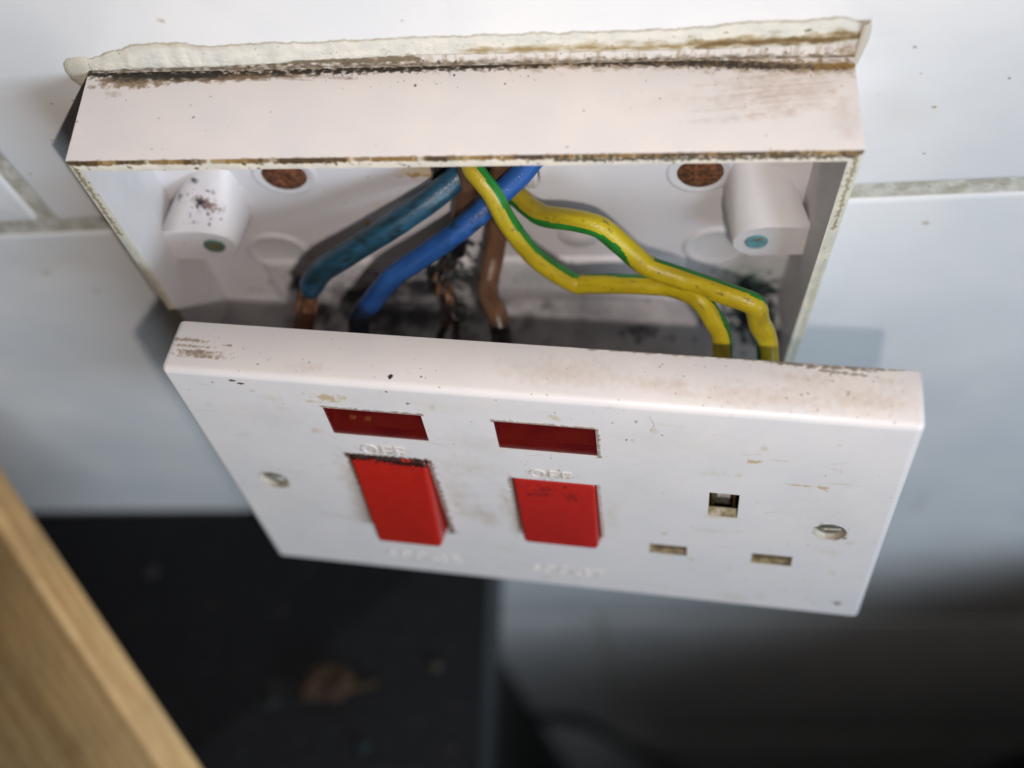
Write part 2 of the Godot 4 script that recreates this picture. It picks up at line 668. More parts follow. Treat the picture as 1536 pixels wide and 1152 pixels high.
# ------------------------------------------------------------------ the surface box
func build_box() -> void:
	var mould := srgb(38, 33, 27)
	var brown := srgb(92, 74, 44)
	# outside top face, x along, z down the picture
	var c := Canvas.new(147, 22.4, 10, noise)
	c.ground(srgb(225, 217, 212), 0.02, 0.05, 0.01)
	c.stroke([Vector2(0, 0.2), Vector2(30, 0.2), Vector2(80, 0.3), Vector2(112, 0.6), Vector2(130, 2.0), Vector2(146, 2.8)], 1.5, srgb(150, 122, 82), 0.6, 0.5, 0.9, 0.8)
	c.stroke([Vector2(0, 0.0), Vector2(14, 0.7), Vector2(30, 0.1), Vector2(60, 0.2), Vector2(100, 0.3), Vector2(116, 0.7), Vector2(130, 2.2), Vector2(145, 3.1)], 0.8, mould, 0.9, 0.8, 1.2, 0.8)
	c.stroke([Vector2(0.5, 1.0), Vector2(18, 2.0), Vector2(36, 1.6), Vector2(60, 1.2), Vector2(90, 0.9)], 1.0, mould, 0.92, 0.6, 1.2, 0.8)
	c.stroke([Vector2(3, 2.6), Vector2(20, 2.9), Vector2(36, 2.4)], 0.9, srgb(112, 88, 62), 0.8, 0.3, 1.2, 0.7)
	c.stroke([Vector2(6, 1.6), Vector2(26, 1.8)], 1.3, mould, 0.85, 0.35, 0.9, 0.7)
	c.stroke([Vector2(84, 0.3), Vector2(104, 0.6), Vector2(120, 1.5), Vector2(136, 2.8), Vector2(146, 3.0)], 2.1, srgb(128, 104, 74), 0.6, 0.3, 1.1, 1.3)
	c.stroke([Vector2(96, 0.5), Vector2(106, 0.7), Vector2(120, 1.5), Vector2(136, 2.8)], 1.1, srgb(40, 36, 33), 0.9, 0.7, 1.2, 0.9)
	c.stroke([Vector2(140, 2.7), Vector2(146.4, 2.6)], 0.8, srgb(140, 106, 52), 0.9, 0.6, 0.7, 0.5)
	c.blotch(9, 3.8, 8, 1.0, srgb(122, 96, 66), 0.75, 0.5, 1.0, 0.7)
	c.blotch(40, 2.6, 9, 0.7, srgb(130, 106, 78), 0.6, 0.6, 1.1, 0.6)
	c.blotch(6, 6, 2, 1.0, srgb(150, 130, 104), 0.5, 0.7, 1.0, 0.7)
	for q in 26:
		c.stroke([Vector2(116 + rng.randf() * 14, 5 + q * 0.42), Vector2(132 + rng.randf() * 12, 3.6 + q * 0.42)].map(func(v): return v), 0.4, srgb(170, 144, 124), 0.13, 0.35, 1.1, 1.0)
	c.blotch(134, 8, 13, 5.5, srgb(158, 128, 106), 0.34, 0.25, 1.0, 0.9)
	c.blotch(144, 15, 3, 6, srgb(160, 134, 112), 0.3, 0.3, 1.0, 0.9)
	c.blotch(116, 10, 14, 3, srgb(186, 166, 150), 0.25, 0.2, 1.0, 1.0)
	c.specks(60, 0, 1.5, 147, 22, 0.06, 0.26, srgb(70, 58, 48), 0.8, rng)
	c.specks(26, 45, 1.5, 90, 6, 0.08, 0.32, srgb(40, 36, 34), 0.9, rng)
	c.specks(60, 110, 3, 146, 14, 0.06, 0.3, srgb(110, 84, 66), 0.6, rng)
	c.stroke([Vector2(0, 22.3), Vector2(147, 22.3)], 0.5, srgb(120, 96, 58), 0.6, 0.5, 1.1, 0.6)
	for q in 60:
		var x := rng.randf_range(84, 146)
		var y := lerpf(0.4, 3.0, smoothstep(96, 142, x))
		c.stroke([Vector2(x - rng.randf_range(0.0, 0.4), maxf(0.0, y - rng.randf_range(0.6, 2.2))), Vector2(x, y)], rng.randf_range(0.2, 0.5), srgb(120, 96, 66), 0.61, 0.7, 1.0, 1.0)
	for q in 24:
		var x := rng.randf_range(1, 60)
		c.blotch(x, rng.randf_range(1.6, 3.4), rng.randf_range(1.0, 4.0), rng.randf_range(0.2, 0.5), srgb(96, 76, 56), 0.55, 0.6, 1.1, 0.9, rng.randf_range(-0.1, 0.1))
	var m_top := painted(c, 0.42)
	# rim strip
	c = Canvas.new(147, 4, 10, noise)
	c.ground(srgb(214, 204, 188), 0.08, 0.2, 0.02)
	c.stroke([Vector2(0, 0.25), Vector2(147, 0.25)], 0.4, srgb(104, 80, 46), 0.8, 0.35, 1.3, 0.6)
	for q in 74:
		var x := rng.randf_range(0, 146)
		var long := rng.randf_range(1.5, 8.0)
		var y := rng.randf_range(0.0, 0.75) * rng.randf()
		var dark := rng.randf()
		c.stroke([Vector2(x, y), Vector2(minf(146.9, x + long), y + rng.randf_range(-0.2, 0.5))], rng.randf_range(0.25, 0.75 if x < 70 else 0.55), srgb(124, 92, 44) if dark < 0.45 else (srgb(66, 48, 26) if dark < 0.8 else srgb(160, 136, 92)), 0.8, 0.7, 1.0, 0.7)
	c.stroke([Vector2(92, 1.0), Vector2(147, 1.2)], 0.6, srgb(58, 48, 30), 0.8, 0.7, 1.4, 0.5)
	c.specks(90, 0, 0, 147, 3, 0.1, 0.5, srgb(46, 38, 28), 0.8, rng)
	var m_rim_top := painted(c, 0.6)
	c = Canvas.new(90, 4, 10, noise)
	c.ground(srgb(208, 201, 182), 0.06, 0.2, 0.02)
	c.stroke([Vector2(0, 1.2), Vector2(24, 1.2)], 0.5, srgb(110, 86, 50), 0.5, 0.6, 1.4, 0.7)
	c.stroke([Vector2(36, 0.9), Vector2(90, 0.9)], 0.7, srgb(160, 152, 116), 0.3, 0.2, 1.2, 1.0)
	c.specks(60, 0, 0, 90, 3, 0.08, 0.4, srgb(74, 62, 42), 0.8, rng)
	var m_rim_side := painted(c, 0.6)
	# inside of the back
	c = Canvas.new(147, 87, 8, noise)
	c.ground(srgb(212, 207, 207), 0.025, 0.04, 0.01)
	var soot := srgb(34, 34, 36)
	c.blotch(62.5, 31.4, 6, 4, srgb(214, 190, 140), 0.7, 0.2, 0.8, 0.8)
	c.blotch(60, 32.5, 3.5, 0.9, srgb(164, 124, 62), 0.8, 0.4, 0.9, 0.6)
	c.blotch(45.8, 50.7, 1.1, 1.5, srgb(196, 150, 70), 0.9, 0.5, 0.8, 0.5)
	c.blotch(50, 44, 2, 3, srgb(206, 184, 140), 0.5, 0.4, 1.0, 0.8)
	c.blotch(26.2, 79, 7, 6, srgb(150, 130, 96), 0.3, 0.15, 1.0, 1.0)
	c.blotch(23.5, 76, 3.2, 6, soot, 0.8, 0.35, 1.0, 0.6)
	c.blotch(52, 76, 14, 8, soot, 0.7, 0.2, 1.1, 0.9)
	c.blotch(40, 80, 12, 5, soot, 0.7, 0.2, 1.1, 0.9)
	c.blotch(63, 73, 9, 6, srgb(22, 30, 30), 0.8, 0.3, 1.1, 0.6)
	c.blotch(60, 70, 6, 3, srgb(30, 70, 66), 0.6, 0.5, 1.2, 0.7)
	c.blotch(88, 73, 16, 6, srgb(150, 164, 160), 0.55, 0.25, 1.0, 1.0)
	c.blotch(84, 71, 6, 3, srgb(150, 160, 158), 0.4, 0.3, 1.1, 0.9)
	c.blotch(135, 75, 11, 11, srgb(112, 140, 118), 0.61, 0.15, 1.0, 0.9)
	c.blotch(138, 80, 7, 6, srgb(30, 58, 48), 0.8, 0.25, 1.0, 0.8)
	c.blotch(138.5, 82, 8, 6, srgb(12, 26, 24), 0.95, 0.25, 0.9, 0.8)
	c.blotch(128, 83, 9, 4, srgb(34, 44, 42), 0.8, 0.25, 1.0, 0.9)
	c.specks(60, 118, 66, 146, 86, 0.15, 0.8, srgb(26, 44, 40), 0.8, rng)
	c.specks(90, 66, 64, 122, 86, 0.1, 0.55, srgb(58, 70, 82), 0.7, rng)
	c.specks(40, 24, 62, 74, 86, 0.15, 0.9, soot, 0.75, rng)
	c.blotch(96, 76, 22, 7, srgb(140, 146, 150), 0.45, 0.5, 1.2, 1.0)
	c.blotch(40, 82, 16, 4, soot, 0.6, 0.12, 0.9, 1.0)
	c.blotch(56, 79, 8, 5, soot, 0.75, 0.15, 0.9, 0.8)
	c.blotch(20, 66, 6, 9, srgb(186, 172, 156), 0.4, 0.15, 0.9, 1.0)
	c.specks(40, 0, 20, 147, 70, 0.1, 0.45, srgb(90, 74, 66), 0.7, rng)
	c.specks(8, 8, 66, 24, 86, 0.3, 0.9, srgb(84, 66, 60), 0.8, rng)
	var m_back := painted(c, 0.5)
	# inside floor
	c = Canvas.new(147, 22.4, 8, noise)
	c.ground(srgb(178, 174, 174), 0.08, 0.06, 0.01)
	c.blotch(54, 7, 34, 11, srgb(40, 40, 42), 0.8, 0.12, 1.0, 1.0)
	c.blotch(100, 10, 40, 12, srgb(110, 106, 110), 0.6, 0.1, 1.0, 1.2)
	c.blotch(44, 5, 10, 6, soot, 0.85, 0.25, 1.0, 0.6)
	c.blotch(28, 6, 4, 4, soot, 0.8, 0.4, 1.0, 0.6)
	c.blotch(100, 8, 28, 8, srgb(120, 114, 116), 0.45, 0.12, 1.0, 1.0)
	c.blotch(138, 8, 8, 9, srgb(10, 26, 26), 0.95, 0.25, 0.9, 0.6)
	c.specks(95, 20, 0, 130, 22, 0.12, 1.1, srgb(30, 34, 42), 0.8, rng)
	c.blotch(110, 12, 5, 2.5, soot, 0.7, 0.5, 1.0, 0.7)
	c.blotch(96, 6, 8, 3, srgb(70, 70, 76), 0.5, 0.4, 1.0, 0.9)
	var m_floor := painted(c, 0.55)

	var t := thing("surface_box", "open white plastic surface box with mould-blackened top edge, screwed to the tiles", "switch box", V(0, 0, 0), box_basis)
	var w := 73.5
	var h := 87.0
	var d := BOX_D
	var i := BOX_T
	var e := 0.45
	# outer walls
	var mesh := ArrayMesh.new()
	var st := begin()
	var uv_top := func(p: Vector3) -> Vector2: return Vector2((p.x + w) / 147.0, p.z / d)
	quad(st, V(-w, 0, d - e), V(w, 0, d - e), V(w, 0, 0), V(-w, 0, 0), uv_top)
	mesh = done(st, mesh)
	st = begin()
	quad(st, V(-w, -h, 0), V(-w, -h, d - e), V(-w, 0, d - e), V(-w, 0, 0))
	quad(st, V(w, -h, d - e), V(w, -h, 0), V(w, 0, 0), V(w, 0, d - e))
	quad(st, V(-w, -h, 0), V(w, -h, 0), V(w, -h, d - e), V(-w, -h, d - e))
	# inner walls
	quad(st, V(-w + i, -i, 2), V(w - i, -i, 2), V(w - i, -i, d), V(-w + i, -i, d))
	quad(st, V(-w + i, -h + i, d), V(-w + i, -h + i, 2), V(-w + i, -i, 2), V(-w + i, -i, d))
	quad(st, V(w - i, -h + i, 2), V(w - i, -h + i, d), V(w - i, -i, d), V(w - i, -i, 2))
	mesh = done(st, mesh)
	part("shell", mesh, [m_top, M.plastic_inside], t)
	# rim: chamfer and flat
	mesh = ArrayMesh.new()
	st = begin(false)
	var o := [V(-w, 0, d - e), V(w, 0, d - e), V(w, -h, d - e), V(-w, -h, d - e)]
	var f := [V(-w + e, -e, d), V(w - e, -e, d), V(w - e, -h + e, d), V(-w + e, -h + e, d)]
	var n := [V(-w + i, -i, d), V(w - i, -i, d), V(w - i, -h + i, d), V(-w + i, -h + i, d)]
	var uv_rim := func(p: Vector3) -> Vector2: return Vector2((p.x + w) / 147.0, clampf((-p.y + (d - p.z)) / 4.0, 0, 1))
	quad(st, f[0], f[1], o[1], o[0], uv_rim)
	quad(st, n[0], n[1], f[1], f[0], uv_rim)
	mesh = done(st, mesh)
	st = begin(false)
	var uv_l := func(p: Vector3) -> Vector2: return Vector2(-p.y / 90.0, clampf((p.x + w) / 4.0, 0, 1))
	var uv_r := func(p: Vector3) -> Vector2: return Vector2(-p.y / 90.0, clampf((w - p.x) / 4.0, 0, 1))
	quad(st, f[3], f[0], o[0], o[3], uv_l)
	quad(st, n[3], n[0], f[0], f[3], uv_l)
	quad(st, f[1], f[2], o[2], o[1], uv_r)
	quad(st, n[1], n[2], f[2], f[1], uv_r)
	quad(st, f[2], f[3], o[3], o[2], uv_rim)
	quad(st, n[2], n[3], f[3], f[2], uv_rim)
	mesh = done(st, mesh)
	part("rim", mesh, [m_rim_top, m_rim_side], t)
	# floor of the inside
	st = begin()
	var uv_f := func(p: Vector3) -> Vector2: return Vector2((p.x + w) / 147.0, p.z / d)
	quad(st, V(-w + i, -h + i, 2), V(-w + i, -h + i, d), V(w - i, -h + i, d), V(w - i, -h + i, 2), uv_f)
	part("bottom_inside", done(st), m_floor, t)
	# back with the cable opening
	var uv_b := func(p: Vector3) -> Vector2: return Vector2((p.x + w) / 147.0, -p.y / 87.0)
	st = begin()
	var xs := [-w + i, -10.0, 13.5, w - i]
	var ys := [-h + i, -36.0, -15.0, -i]
	for a in 3:
		for b in 3:
			if a == 1 and b == 1:
				continue
			quad(st, V(xs[a], ys[b], 2), V(xs[a + 1], ys[b], 2), V(xs[a + 1], ys[b + 1], 2), V(xs[a], ys[b + 1], 2), uv_b)
	quad(st, V(-10, -36, 2), V(13.5, -36, 2), V(13.5, -36, 0.3), V(-10, -36, 0.3), uv_b)
	quad(st, V(-10, -36, 0.3), V(-10, -15, 0.3), V(-10, -15, 2), V(-10, -36, 2), uv_b)
	quad(st, V(13.5, -36, 2), V(13.5, -15, 2), V(13.5, -15, 0.3), V(13.5, -36, 0.3), uv_b)
	quad(st, V(-10, -15, 0.3), V(13.5, -15, 0.3), V(13.5, -15, 2), V(-10, -15, 2), uv_b)
	# soft fillet where the back meets the floor and the sides
	part("back_panel", done(st), m_back, t)
	st = begin()
	quad(st, V(-10, -36, 0.35), V(13.5, -36, 0.35), V(13.5, -15, 0.35), V(-10, -15, 0.35))
	part("opening_shade_sheet", done(st), M.dark, t)  # dark sheet stands in for the shaded hole behind the opening
	st = begin(false)
	soft_block(st, 10.6, 13.2, -34.5, -20, 0.6, 4.6, 0.5)
	part("knockout_tab", done(st), M.plastic_inside, t)
	# the raised step low on the back
	st = begin(false)
	var rings := []
	for q in [[0.0, 1.9], [0.5, 2.7], [1.2, 3.1], [2.2, 3.2]]:
		rings.append(round_rect(-57.5 + q[0] * 1.6, 47.0 - q[0], -h + i - 0.05, -65.5 - q[0], 0.4, q[1], 2))
	loft(st, rings, false, true, uv_b)
	part("raised_step", done(st), m_back, t)
	# round marks and screw wells
	for p in [V(-51.8, -62.4, 2), V(53.6, -61.5, 2)]:
		st = begin(false)
		lathe(st, p, [Vector2(8.0, -0.02), Vector2(7.6, 0.4), Vector2(7.0, 0.65), Vector2(6.3, 0.62), Vector2(5.8, 0.35), Vector2(5.0, 0.2), Vector2(0, 0.2)], 40)
		part("moulded_ring", done(st), M.plastic_inside, t)
	st = begin(false)
	lathe(st, V(21.7, -56.2, 2), [Vector2(5.2, -0.02), Vector2(4.7, 0.5), Vector2(4.0, 0.75), Vector2(3.2, 1.0), Vector2(1.8, 1.5), Vector2(0, 1.7)], 30)
	part("moulded_dimple", done(st), M.plastic_inside, t)
	for p in [V(-42.4, -31.9, 2), V(47.8, -32.8, 2)]:
		st = begin(false)
		lathe(st, p, [Vector2(7.4, -0.02), Vector2(7.0, 0.22), Vector2(6.4, 0.3), Vector2(5.9, 0.22), Vector2(5.3, 0.05), Vector2(0, 0.02)], 36)
		part("screw_well", done(st), M.plastic_inside, t)
		st = begin(false)
		lathe(st, p, [Vector2(5.0, 0.0), Vector2(4.7, 0.45), Vector2(3.9, 0.95), Vector2(2.7, 1.3), Vector2(1.7, 1.4), Vector2(1.3, 0.8), Vector2(0, 0.6)], 30)
		part("rusty_screw", done(st), M.rust, t, "rusty countersunk screw head")
	# bosses for the plate screws
	c = Canvas.new(24, 30, 14, noise)
	c.ground(srgb(206, 200, 199), 0.02, 0.1, 0.01)
	c.blotch(14, 11.0, 3.2, 1.5, srgb(92, 62, 52), 0.75, 0.9, 1.2, 0.6, 0.6)
	c.blotch(12.2, 10.2, 1.1, 0.9, srgb(36, 32, 34), 0.95, 1.2, 1.0, 0.5)
	c.specks(46, 7, 7, 17, 16, 0.1, 0.55, srgb(50, 46, 48), 0.9, rng)
	c.blotch(11.2, 5.2, 1.2, 0.8, srgb(52, 54, 60), 0.85, 1.2, 1.0, 0.5)
	c.specks(12, 1, 1, 22, 28, 0.08, 0.3, srgb(90, 80, 76), 0.7, rng)
	var m_boss := painted(c, 0.45)
	for side in [-1, 1]:
		var tip := PackedVector3Array()
		var base := PackedVector3Array()
		var outline: Array = [[71.5, -49.6, 72.2, -50.4], [71.2, -38.9, 67.6, -36.0], [66.5, -38.4, 62.8, -30.6], [62.0, -38.3, 58.6, -28.6], [58.4, -39.2, 56.2, -28.4], [55.9, -41.0, 54.2, -30.0], [54.9, -43.4, 53.0, -37.0], [55.2, -46.0, 53.2, -44.5], [56.8, -48.4, 54.8, -49.0], [59.4, -49.8, 58.2, -51.0], [65.0, -49.8, 65.0, -50.8]]
		for q in outline:
			tip.append(V(q[0] * side, q[1], 12.2))
			base.append(V(q[2] * side, q[3], 1.95))
		if side == 1:
			pass
		else:
			tip.reverse()
			base.reverse()
		var centre := V(62.5 * side, -44.3, 12.2)
		var r2 := PackedVector3Array()
		var r3 := PackedVector3Array()
		for q in tip:
			r2.append(V(q.x, q.y, 11.75))
			var inw := (centre - q)
			r3.append(q + inw * 0.05)
		for q in tip.size():
			var lean := base[q].lerp(r2[q], 0.0)
			r2[q] = r2[q] + (base[q] - tip[q]) * 0.03
		st = begin(false)
		var uv_s := func(p: Vector3) -> Vector2: return Vector2((absf(p.x) * -1.0 + 73.5) / 24.0 if side == -1 else 0.02, (-p.y - 27.0 + maxf(0.0, p.z - 2.0) * 0.6) / 30.0 if side == -1 else 0.02)
		loft(st, [base, r2, r3], false, false, uv_s)
		st.set_smooth_group(-1)
		fan(st, r3, false, uv_s)
		var bo := part("screw_boss", done(st), m_boss if side == -1 else M.plastic_inside, t)
		st = begin(false)
		lathe(st, V(60.3 * side, -44.0, 12.2), [Vector2(2.5, -0.1), Vector2(2.4, 0.3), Vector2(2.0, 0.36), Vector2(1.3, 0.24), Vector2(0.9, 0.1), Vector2(0, 0.08)], 24)
		part("brass_insert", done(st), M.green_brass if side == -1 else M.verdigris, bo, "green corroded brass insert" if side == -1 else "brass insert crusted with pale blue verdigris")
		st = begin(false)
		if side == -1:
			lathe(st, V(60.3 * side, -44.0, 12.2), [Vector2(1.3, 0.1), Vector2(1.15, 0.3), Vector2(0.6, 0.34), Vector2(0.5, 0.16), Vector2(0, 0.16)], 16)
		else:
			for k in 3:
				lump(st, V(60.0 + k * 0.55, -43.0 + 0.15 * k, 12.45), V(0.55, 0.4, 0.3), 0.8, k * 3.0, 6, 8)
		part("bore", done(st), M.old_brass, bo)
		if side == 1:
			st = begin(false)
			for k in 26:
				var q := Vector2.from_angle(rng.randf() * TAU) * 2.0 * sqrt(rng.randf())
				lump(st, V(60.3 + q.x, -44.2 + q.y * 0.9, 12.42), V(rng.randf_range(0.25, 0.6), rng.randf_range(0.25, 0.5), 0.25), 0.9, k * 2.1, 5, 7)
			var cr := part("verdigris", done(st), M.verdigris, bo)
			cr.set_meta("kind", "stuff")


# ------------------------------------------------------------------ sealant along the top
func build_sealant() -> void:
	var t := thing("sealant_bead", "cream sealant bead smeared along the top of the surface box, mould-stained", "sealant", V(0, 0, 0), box_basis)
	var c := Canvas.new(160, 10, 10, noise)
	c.ground(srgb(208, 202, 189), 0.06, 0.15, 0.015)
	c.stroke([Vector2(78, 7.2), Vector2(104, 7.0), Vector2(150, 6.6)], 2.8, srgb(140, 114, 68), 0.85, 0.18, 1.0, 1.2)
	c.stroke([Vector2(120, 7.0), Vector2(150, 6.8)], 2.0, srgb(100, 76, 40), 0.85, 0.22, 1.1, 1.0)
	c.stroke([Vector2(2, 9.6), Vector2(40, 9.8), Vector2(80, 9.6)], 0.9, srgb(104, 88, 62), 0.6, 0.3, 1.1, 1.1)
	c.stroke([Vector2(0, 0.2), Vector2(160, 0.2)], 0.6, srgb(150, 136, 108), 0.6, 0.4, 0.8, 0.7)
	c.specks(420, 50, 2.5, 152, 9.8, 0.07, 0.3, srgb(110, 92, 62), 0.7, rng)
	c.blotch(6, 5, 10, 6, srgb(186, 172, 148), 0.5, 0.2, 1.0, 1.0)
	c.blotch(22, 1, 14, 1.4, srgb(178, 164, 140), 0.6, 0.3, 1.0, 0.8)
	c.specks(70, 4, 1, 152, 9, 0.1, 0.4, srgb(110, 96, 72), 0.7, rng)
	c.blotch(139, 3.4, 0.7, 0.5, srgb(40, 34, 26), 0.9, 1.0, 0.8, 0.4)
	var m := painted(c, 0.75)
	m.normal_enabled = false
	var hi := Curve.new()
	var lo := Curve.new()
	var wide := 74.0
	for p in [[-72.2, 3.6], [-66, 5.6], [-61.5, 6.9], [-54, 7.2], [-48, 6.2], [-36, 6.5], [-18, 6.6], [-14, 7.1], [14, 7.4], [39, 7.9], [60, 9.3], [70, 9.7], [74.5, 8.6]]:
		hi.add_point(Vector2((p[0] + wide) / 150.0, p[1] / 12.0))
	for p in [[-72.5, 0.35], [-52, 0.5], [-40, 1.0], [-28, 2.0], [-6, 2.7], [14, 2.6], [40, 2.5], [62, 2.7], [72, 3.4], [74.5, 3.6]]:
		lo.add_point(Vector2((p[0] + wide) / 150.0, p[1] / 12.0))
	var st := begin(false)
	var count := 420
	var rows := [[0.0, 0.02], [0.05, 0.16], [0.16, 0.34], [0.32, 0.62], [0.5, 0.85], [0.68, 1.0], [0.85, 0.98], [0.96, 0.7], [1.0, 0.2]]
	var profile := Curve.new()
	for q in rows:
		profile.add_point(Vector2(q[0], q[1]))
	rows = []
	for k in 25:
		rows.append([k / 24.0, profile.sample_baked(k / 24.0)])
	var grid := []
	for k in count + 1:
		var x := -72.4 + 147.0 * k / count
		var s := (x + wide) / 150.0
		var top := hi.sample_baked(s) * 12.0 + 0.5 * noise.get_noise_2d(x * 0.12, 3.0)
		var fray := 0.35 * noise.get_noise_2d(x * 0.8, 13.0)
		var low := lo.sample_baked(s) * 12.0 + 0.28 * noise.get_noise_2d(x * 0.4, 40.0)
		var thick := 0.8 + 0.22 * noise.get_noise_2d(x * 0.25, 77.0)
		if x > 71.0:
			thick *= clampf((75.2 - x) / 4.0, 0.3, 1.0)
		var col := []
		for r in rows:
			var y: float = lerpf(top, low, r[0]) + fray * pow(1.0 - r[0], 4.0)
			var z: float = thick * r[1] + 0.12 * noise.get_noise_2d(x * 0.2, y * 0.5) * r[1] + 0.10 * noise_fine.get_noise_2d(x * 1.6, y * 1.6) * r[1] + 0.05 * noise_fine.get_noise_2d(x * 4.0, y * 4.0) * r[1]
			col.append([V(x, y, maxf(z, 0.03)), Vector2((x + 75.0) / 160.0, r[0])])
		grid.append(col)
	for k in count:
		for r in rows.size() - 1:
			var a: Array = grid[k][r]
			var b: Array = grid[k][r + 1]
			var e: Array = grid[k + 1][r + 1]
			var f: Array = grid[k + 1][r]
			tri(st, a[0], b[0], e[0], a[1], b[1], e[1])
			tri(st, a[0], e[0], f[0], a[1], e[1], f[1])
	part("bead", done(st), m, t)
	# the thin older film under the bead
	c = Canvas.new(150, 5, 10, noise)
	c.ground(srgb(208, 199, 190), 0.03, 0.2, 0.01)
	c.stroke([Vector2(0, 4.4), Vector2(150, 4.4)], 1.2, srgb(84, 68, 48), 0.8, 0.4, 1.0, 1.1)
	c.stroke([Vector2(26, 2.5), Vector2(66, 2.6)], 1.6, srgb(84, 68, 44), 0.75, 0.35, 1.1, 0.6)
	for q in 70:
		var x := rng.randf_range(58, 148)
		c.stroke([Vector2(x, rng.randf_range(1.0, 3.4)), Vector2(x + rng.randf_range(-0.3, 0.3), 4.8)], rng.randf_range(0.25, 0.6), srgb(140, 116, 88), 0.45, 0.3, 0.8, 1.3)
	c.blotch(147, 2.5, 4, 2.5, srgb(120, 92, 62), 0.6, 0.6, 1.0, 0.7)
	c.specks(160, 0, 2, 150, 5, 0.1, 0.4, srgb(58, 46, 32), 0.8, rng)
	st = begin(false)
	for k in 150:
		var x0 := -72.6 + 146.4 * k / 150.0
		var x1 := -72.6 + 146.4 * (k + 1) / 150.0
		var q := []
		for x in [x0, x1]:
			var y1 := lo.sample_baked((x + wide) / 150.0) * 12.0 + 0.7
			var bulge := 0.08 * noise.get_noise_2d(x * 0.9, 9.0)
			q.append([V(x, 0.02, 0.7 + bulge), V(x, y1 * 0.5, 0.5 + bulge), V(x, y1, 0.3)])
		for r in 2:
			var a: Vector3 = q[0][r]
			var b: Vector3 = q[1][r]
			var e: Vector3 = q[1][r + 1]
			var f: Vector3 = q[0][r + 1]
			var uvf := func(p: Vector3) -> Vector2: return Vector2((p.x + 75.0) / 150.0, clampf(1.0 - p.y / 4.0, 0.02, 0.98))
			quad(st, a, b, e, f, uvf)
	part("sealant_film", done(st), painted(c, 0.55), t)
	# the smear past the left corner
	m = plain(srgb(196, 186, 168), 0.8)
	surfaced(m, M.n_grain, 0.8, 14)
	tri_scaled(m, 14)
	st = begin(false)
	var edge := [Vector2(-72.3, 3.9), Vector2(-74.6, 3.9), Vector2(-76.6, 3.5), Vector2(-77.8, 2.2), Vector2(-78.4, 0.0), Vector2(-78.1, -2.6), Vector2(-77.0, -4.6), Vector2(-75.4, -5.6), Vector2(-73.6, -2.4), Vector2(-73.55, -0.2), Vector2(-72.6, 1.0)]
	var ring0 := PackedVector3Array()
	var ring1 := PackedVector3Array()
	var ring2 := PackedVector3Array()
	var mid := Vector2(-75.2, 0.4)
	for q in edge:
		ring0.append(V(q.x, q.y, 0.02))
		var b: Vector2 = q.lerp(mid, 0.12)
		ring1.append(V(b.x, b.y, 0.32))
		b = q.lerp(mid, 0.5)
		ring2.append(V(b.x, b.y, 0.5 + 0.2 * noise.get_noise_2d(q.x * 2, q.y * 2)))
	loft(st, [ring0, ring1, ring2], false, true)
	part("smear", done(st), m, t, "pale smear of sealant past the left corner of the box")
	# the run of sealant down the right side
	st = begin(false)
	var side := []
	for k in 31:
		var y := 9.0 - 18.8 * k / 30.0
		var wide_here := lerpf(2.0, 0.35, smoothstep(0.2, 1.0, k / 30.0)) * smoothstep(-0.25, 0.16, k / 30.0) + 0.15 * noise.get_noise_2d(y * 0.7, 5.0)
		var high := lerpf(1.3, 0.8, k / 30.0)
		var col := []
		for r in [[0.0, 0.6], [0.25, 1.0], [0.6, 0.75], [0.9, 0.35], [1.0, 0.02]]:
			col.append(V(73.45 + wide_here * r[0], y + 0.1 * noise.get_noise_2d(y, r[0] * 9), high * r[1] + 0.1 * noise.get_noise_2d(y * 1.6, r[0] * 3)))
		side.append(col)
	for k in 30:
		for r in 4:
			quad(st, side[k][r], side[k + 1][r], side[k + 1][r + 1], side[k][r + 1])
	part("side_run", done(st), m, t)


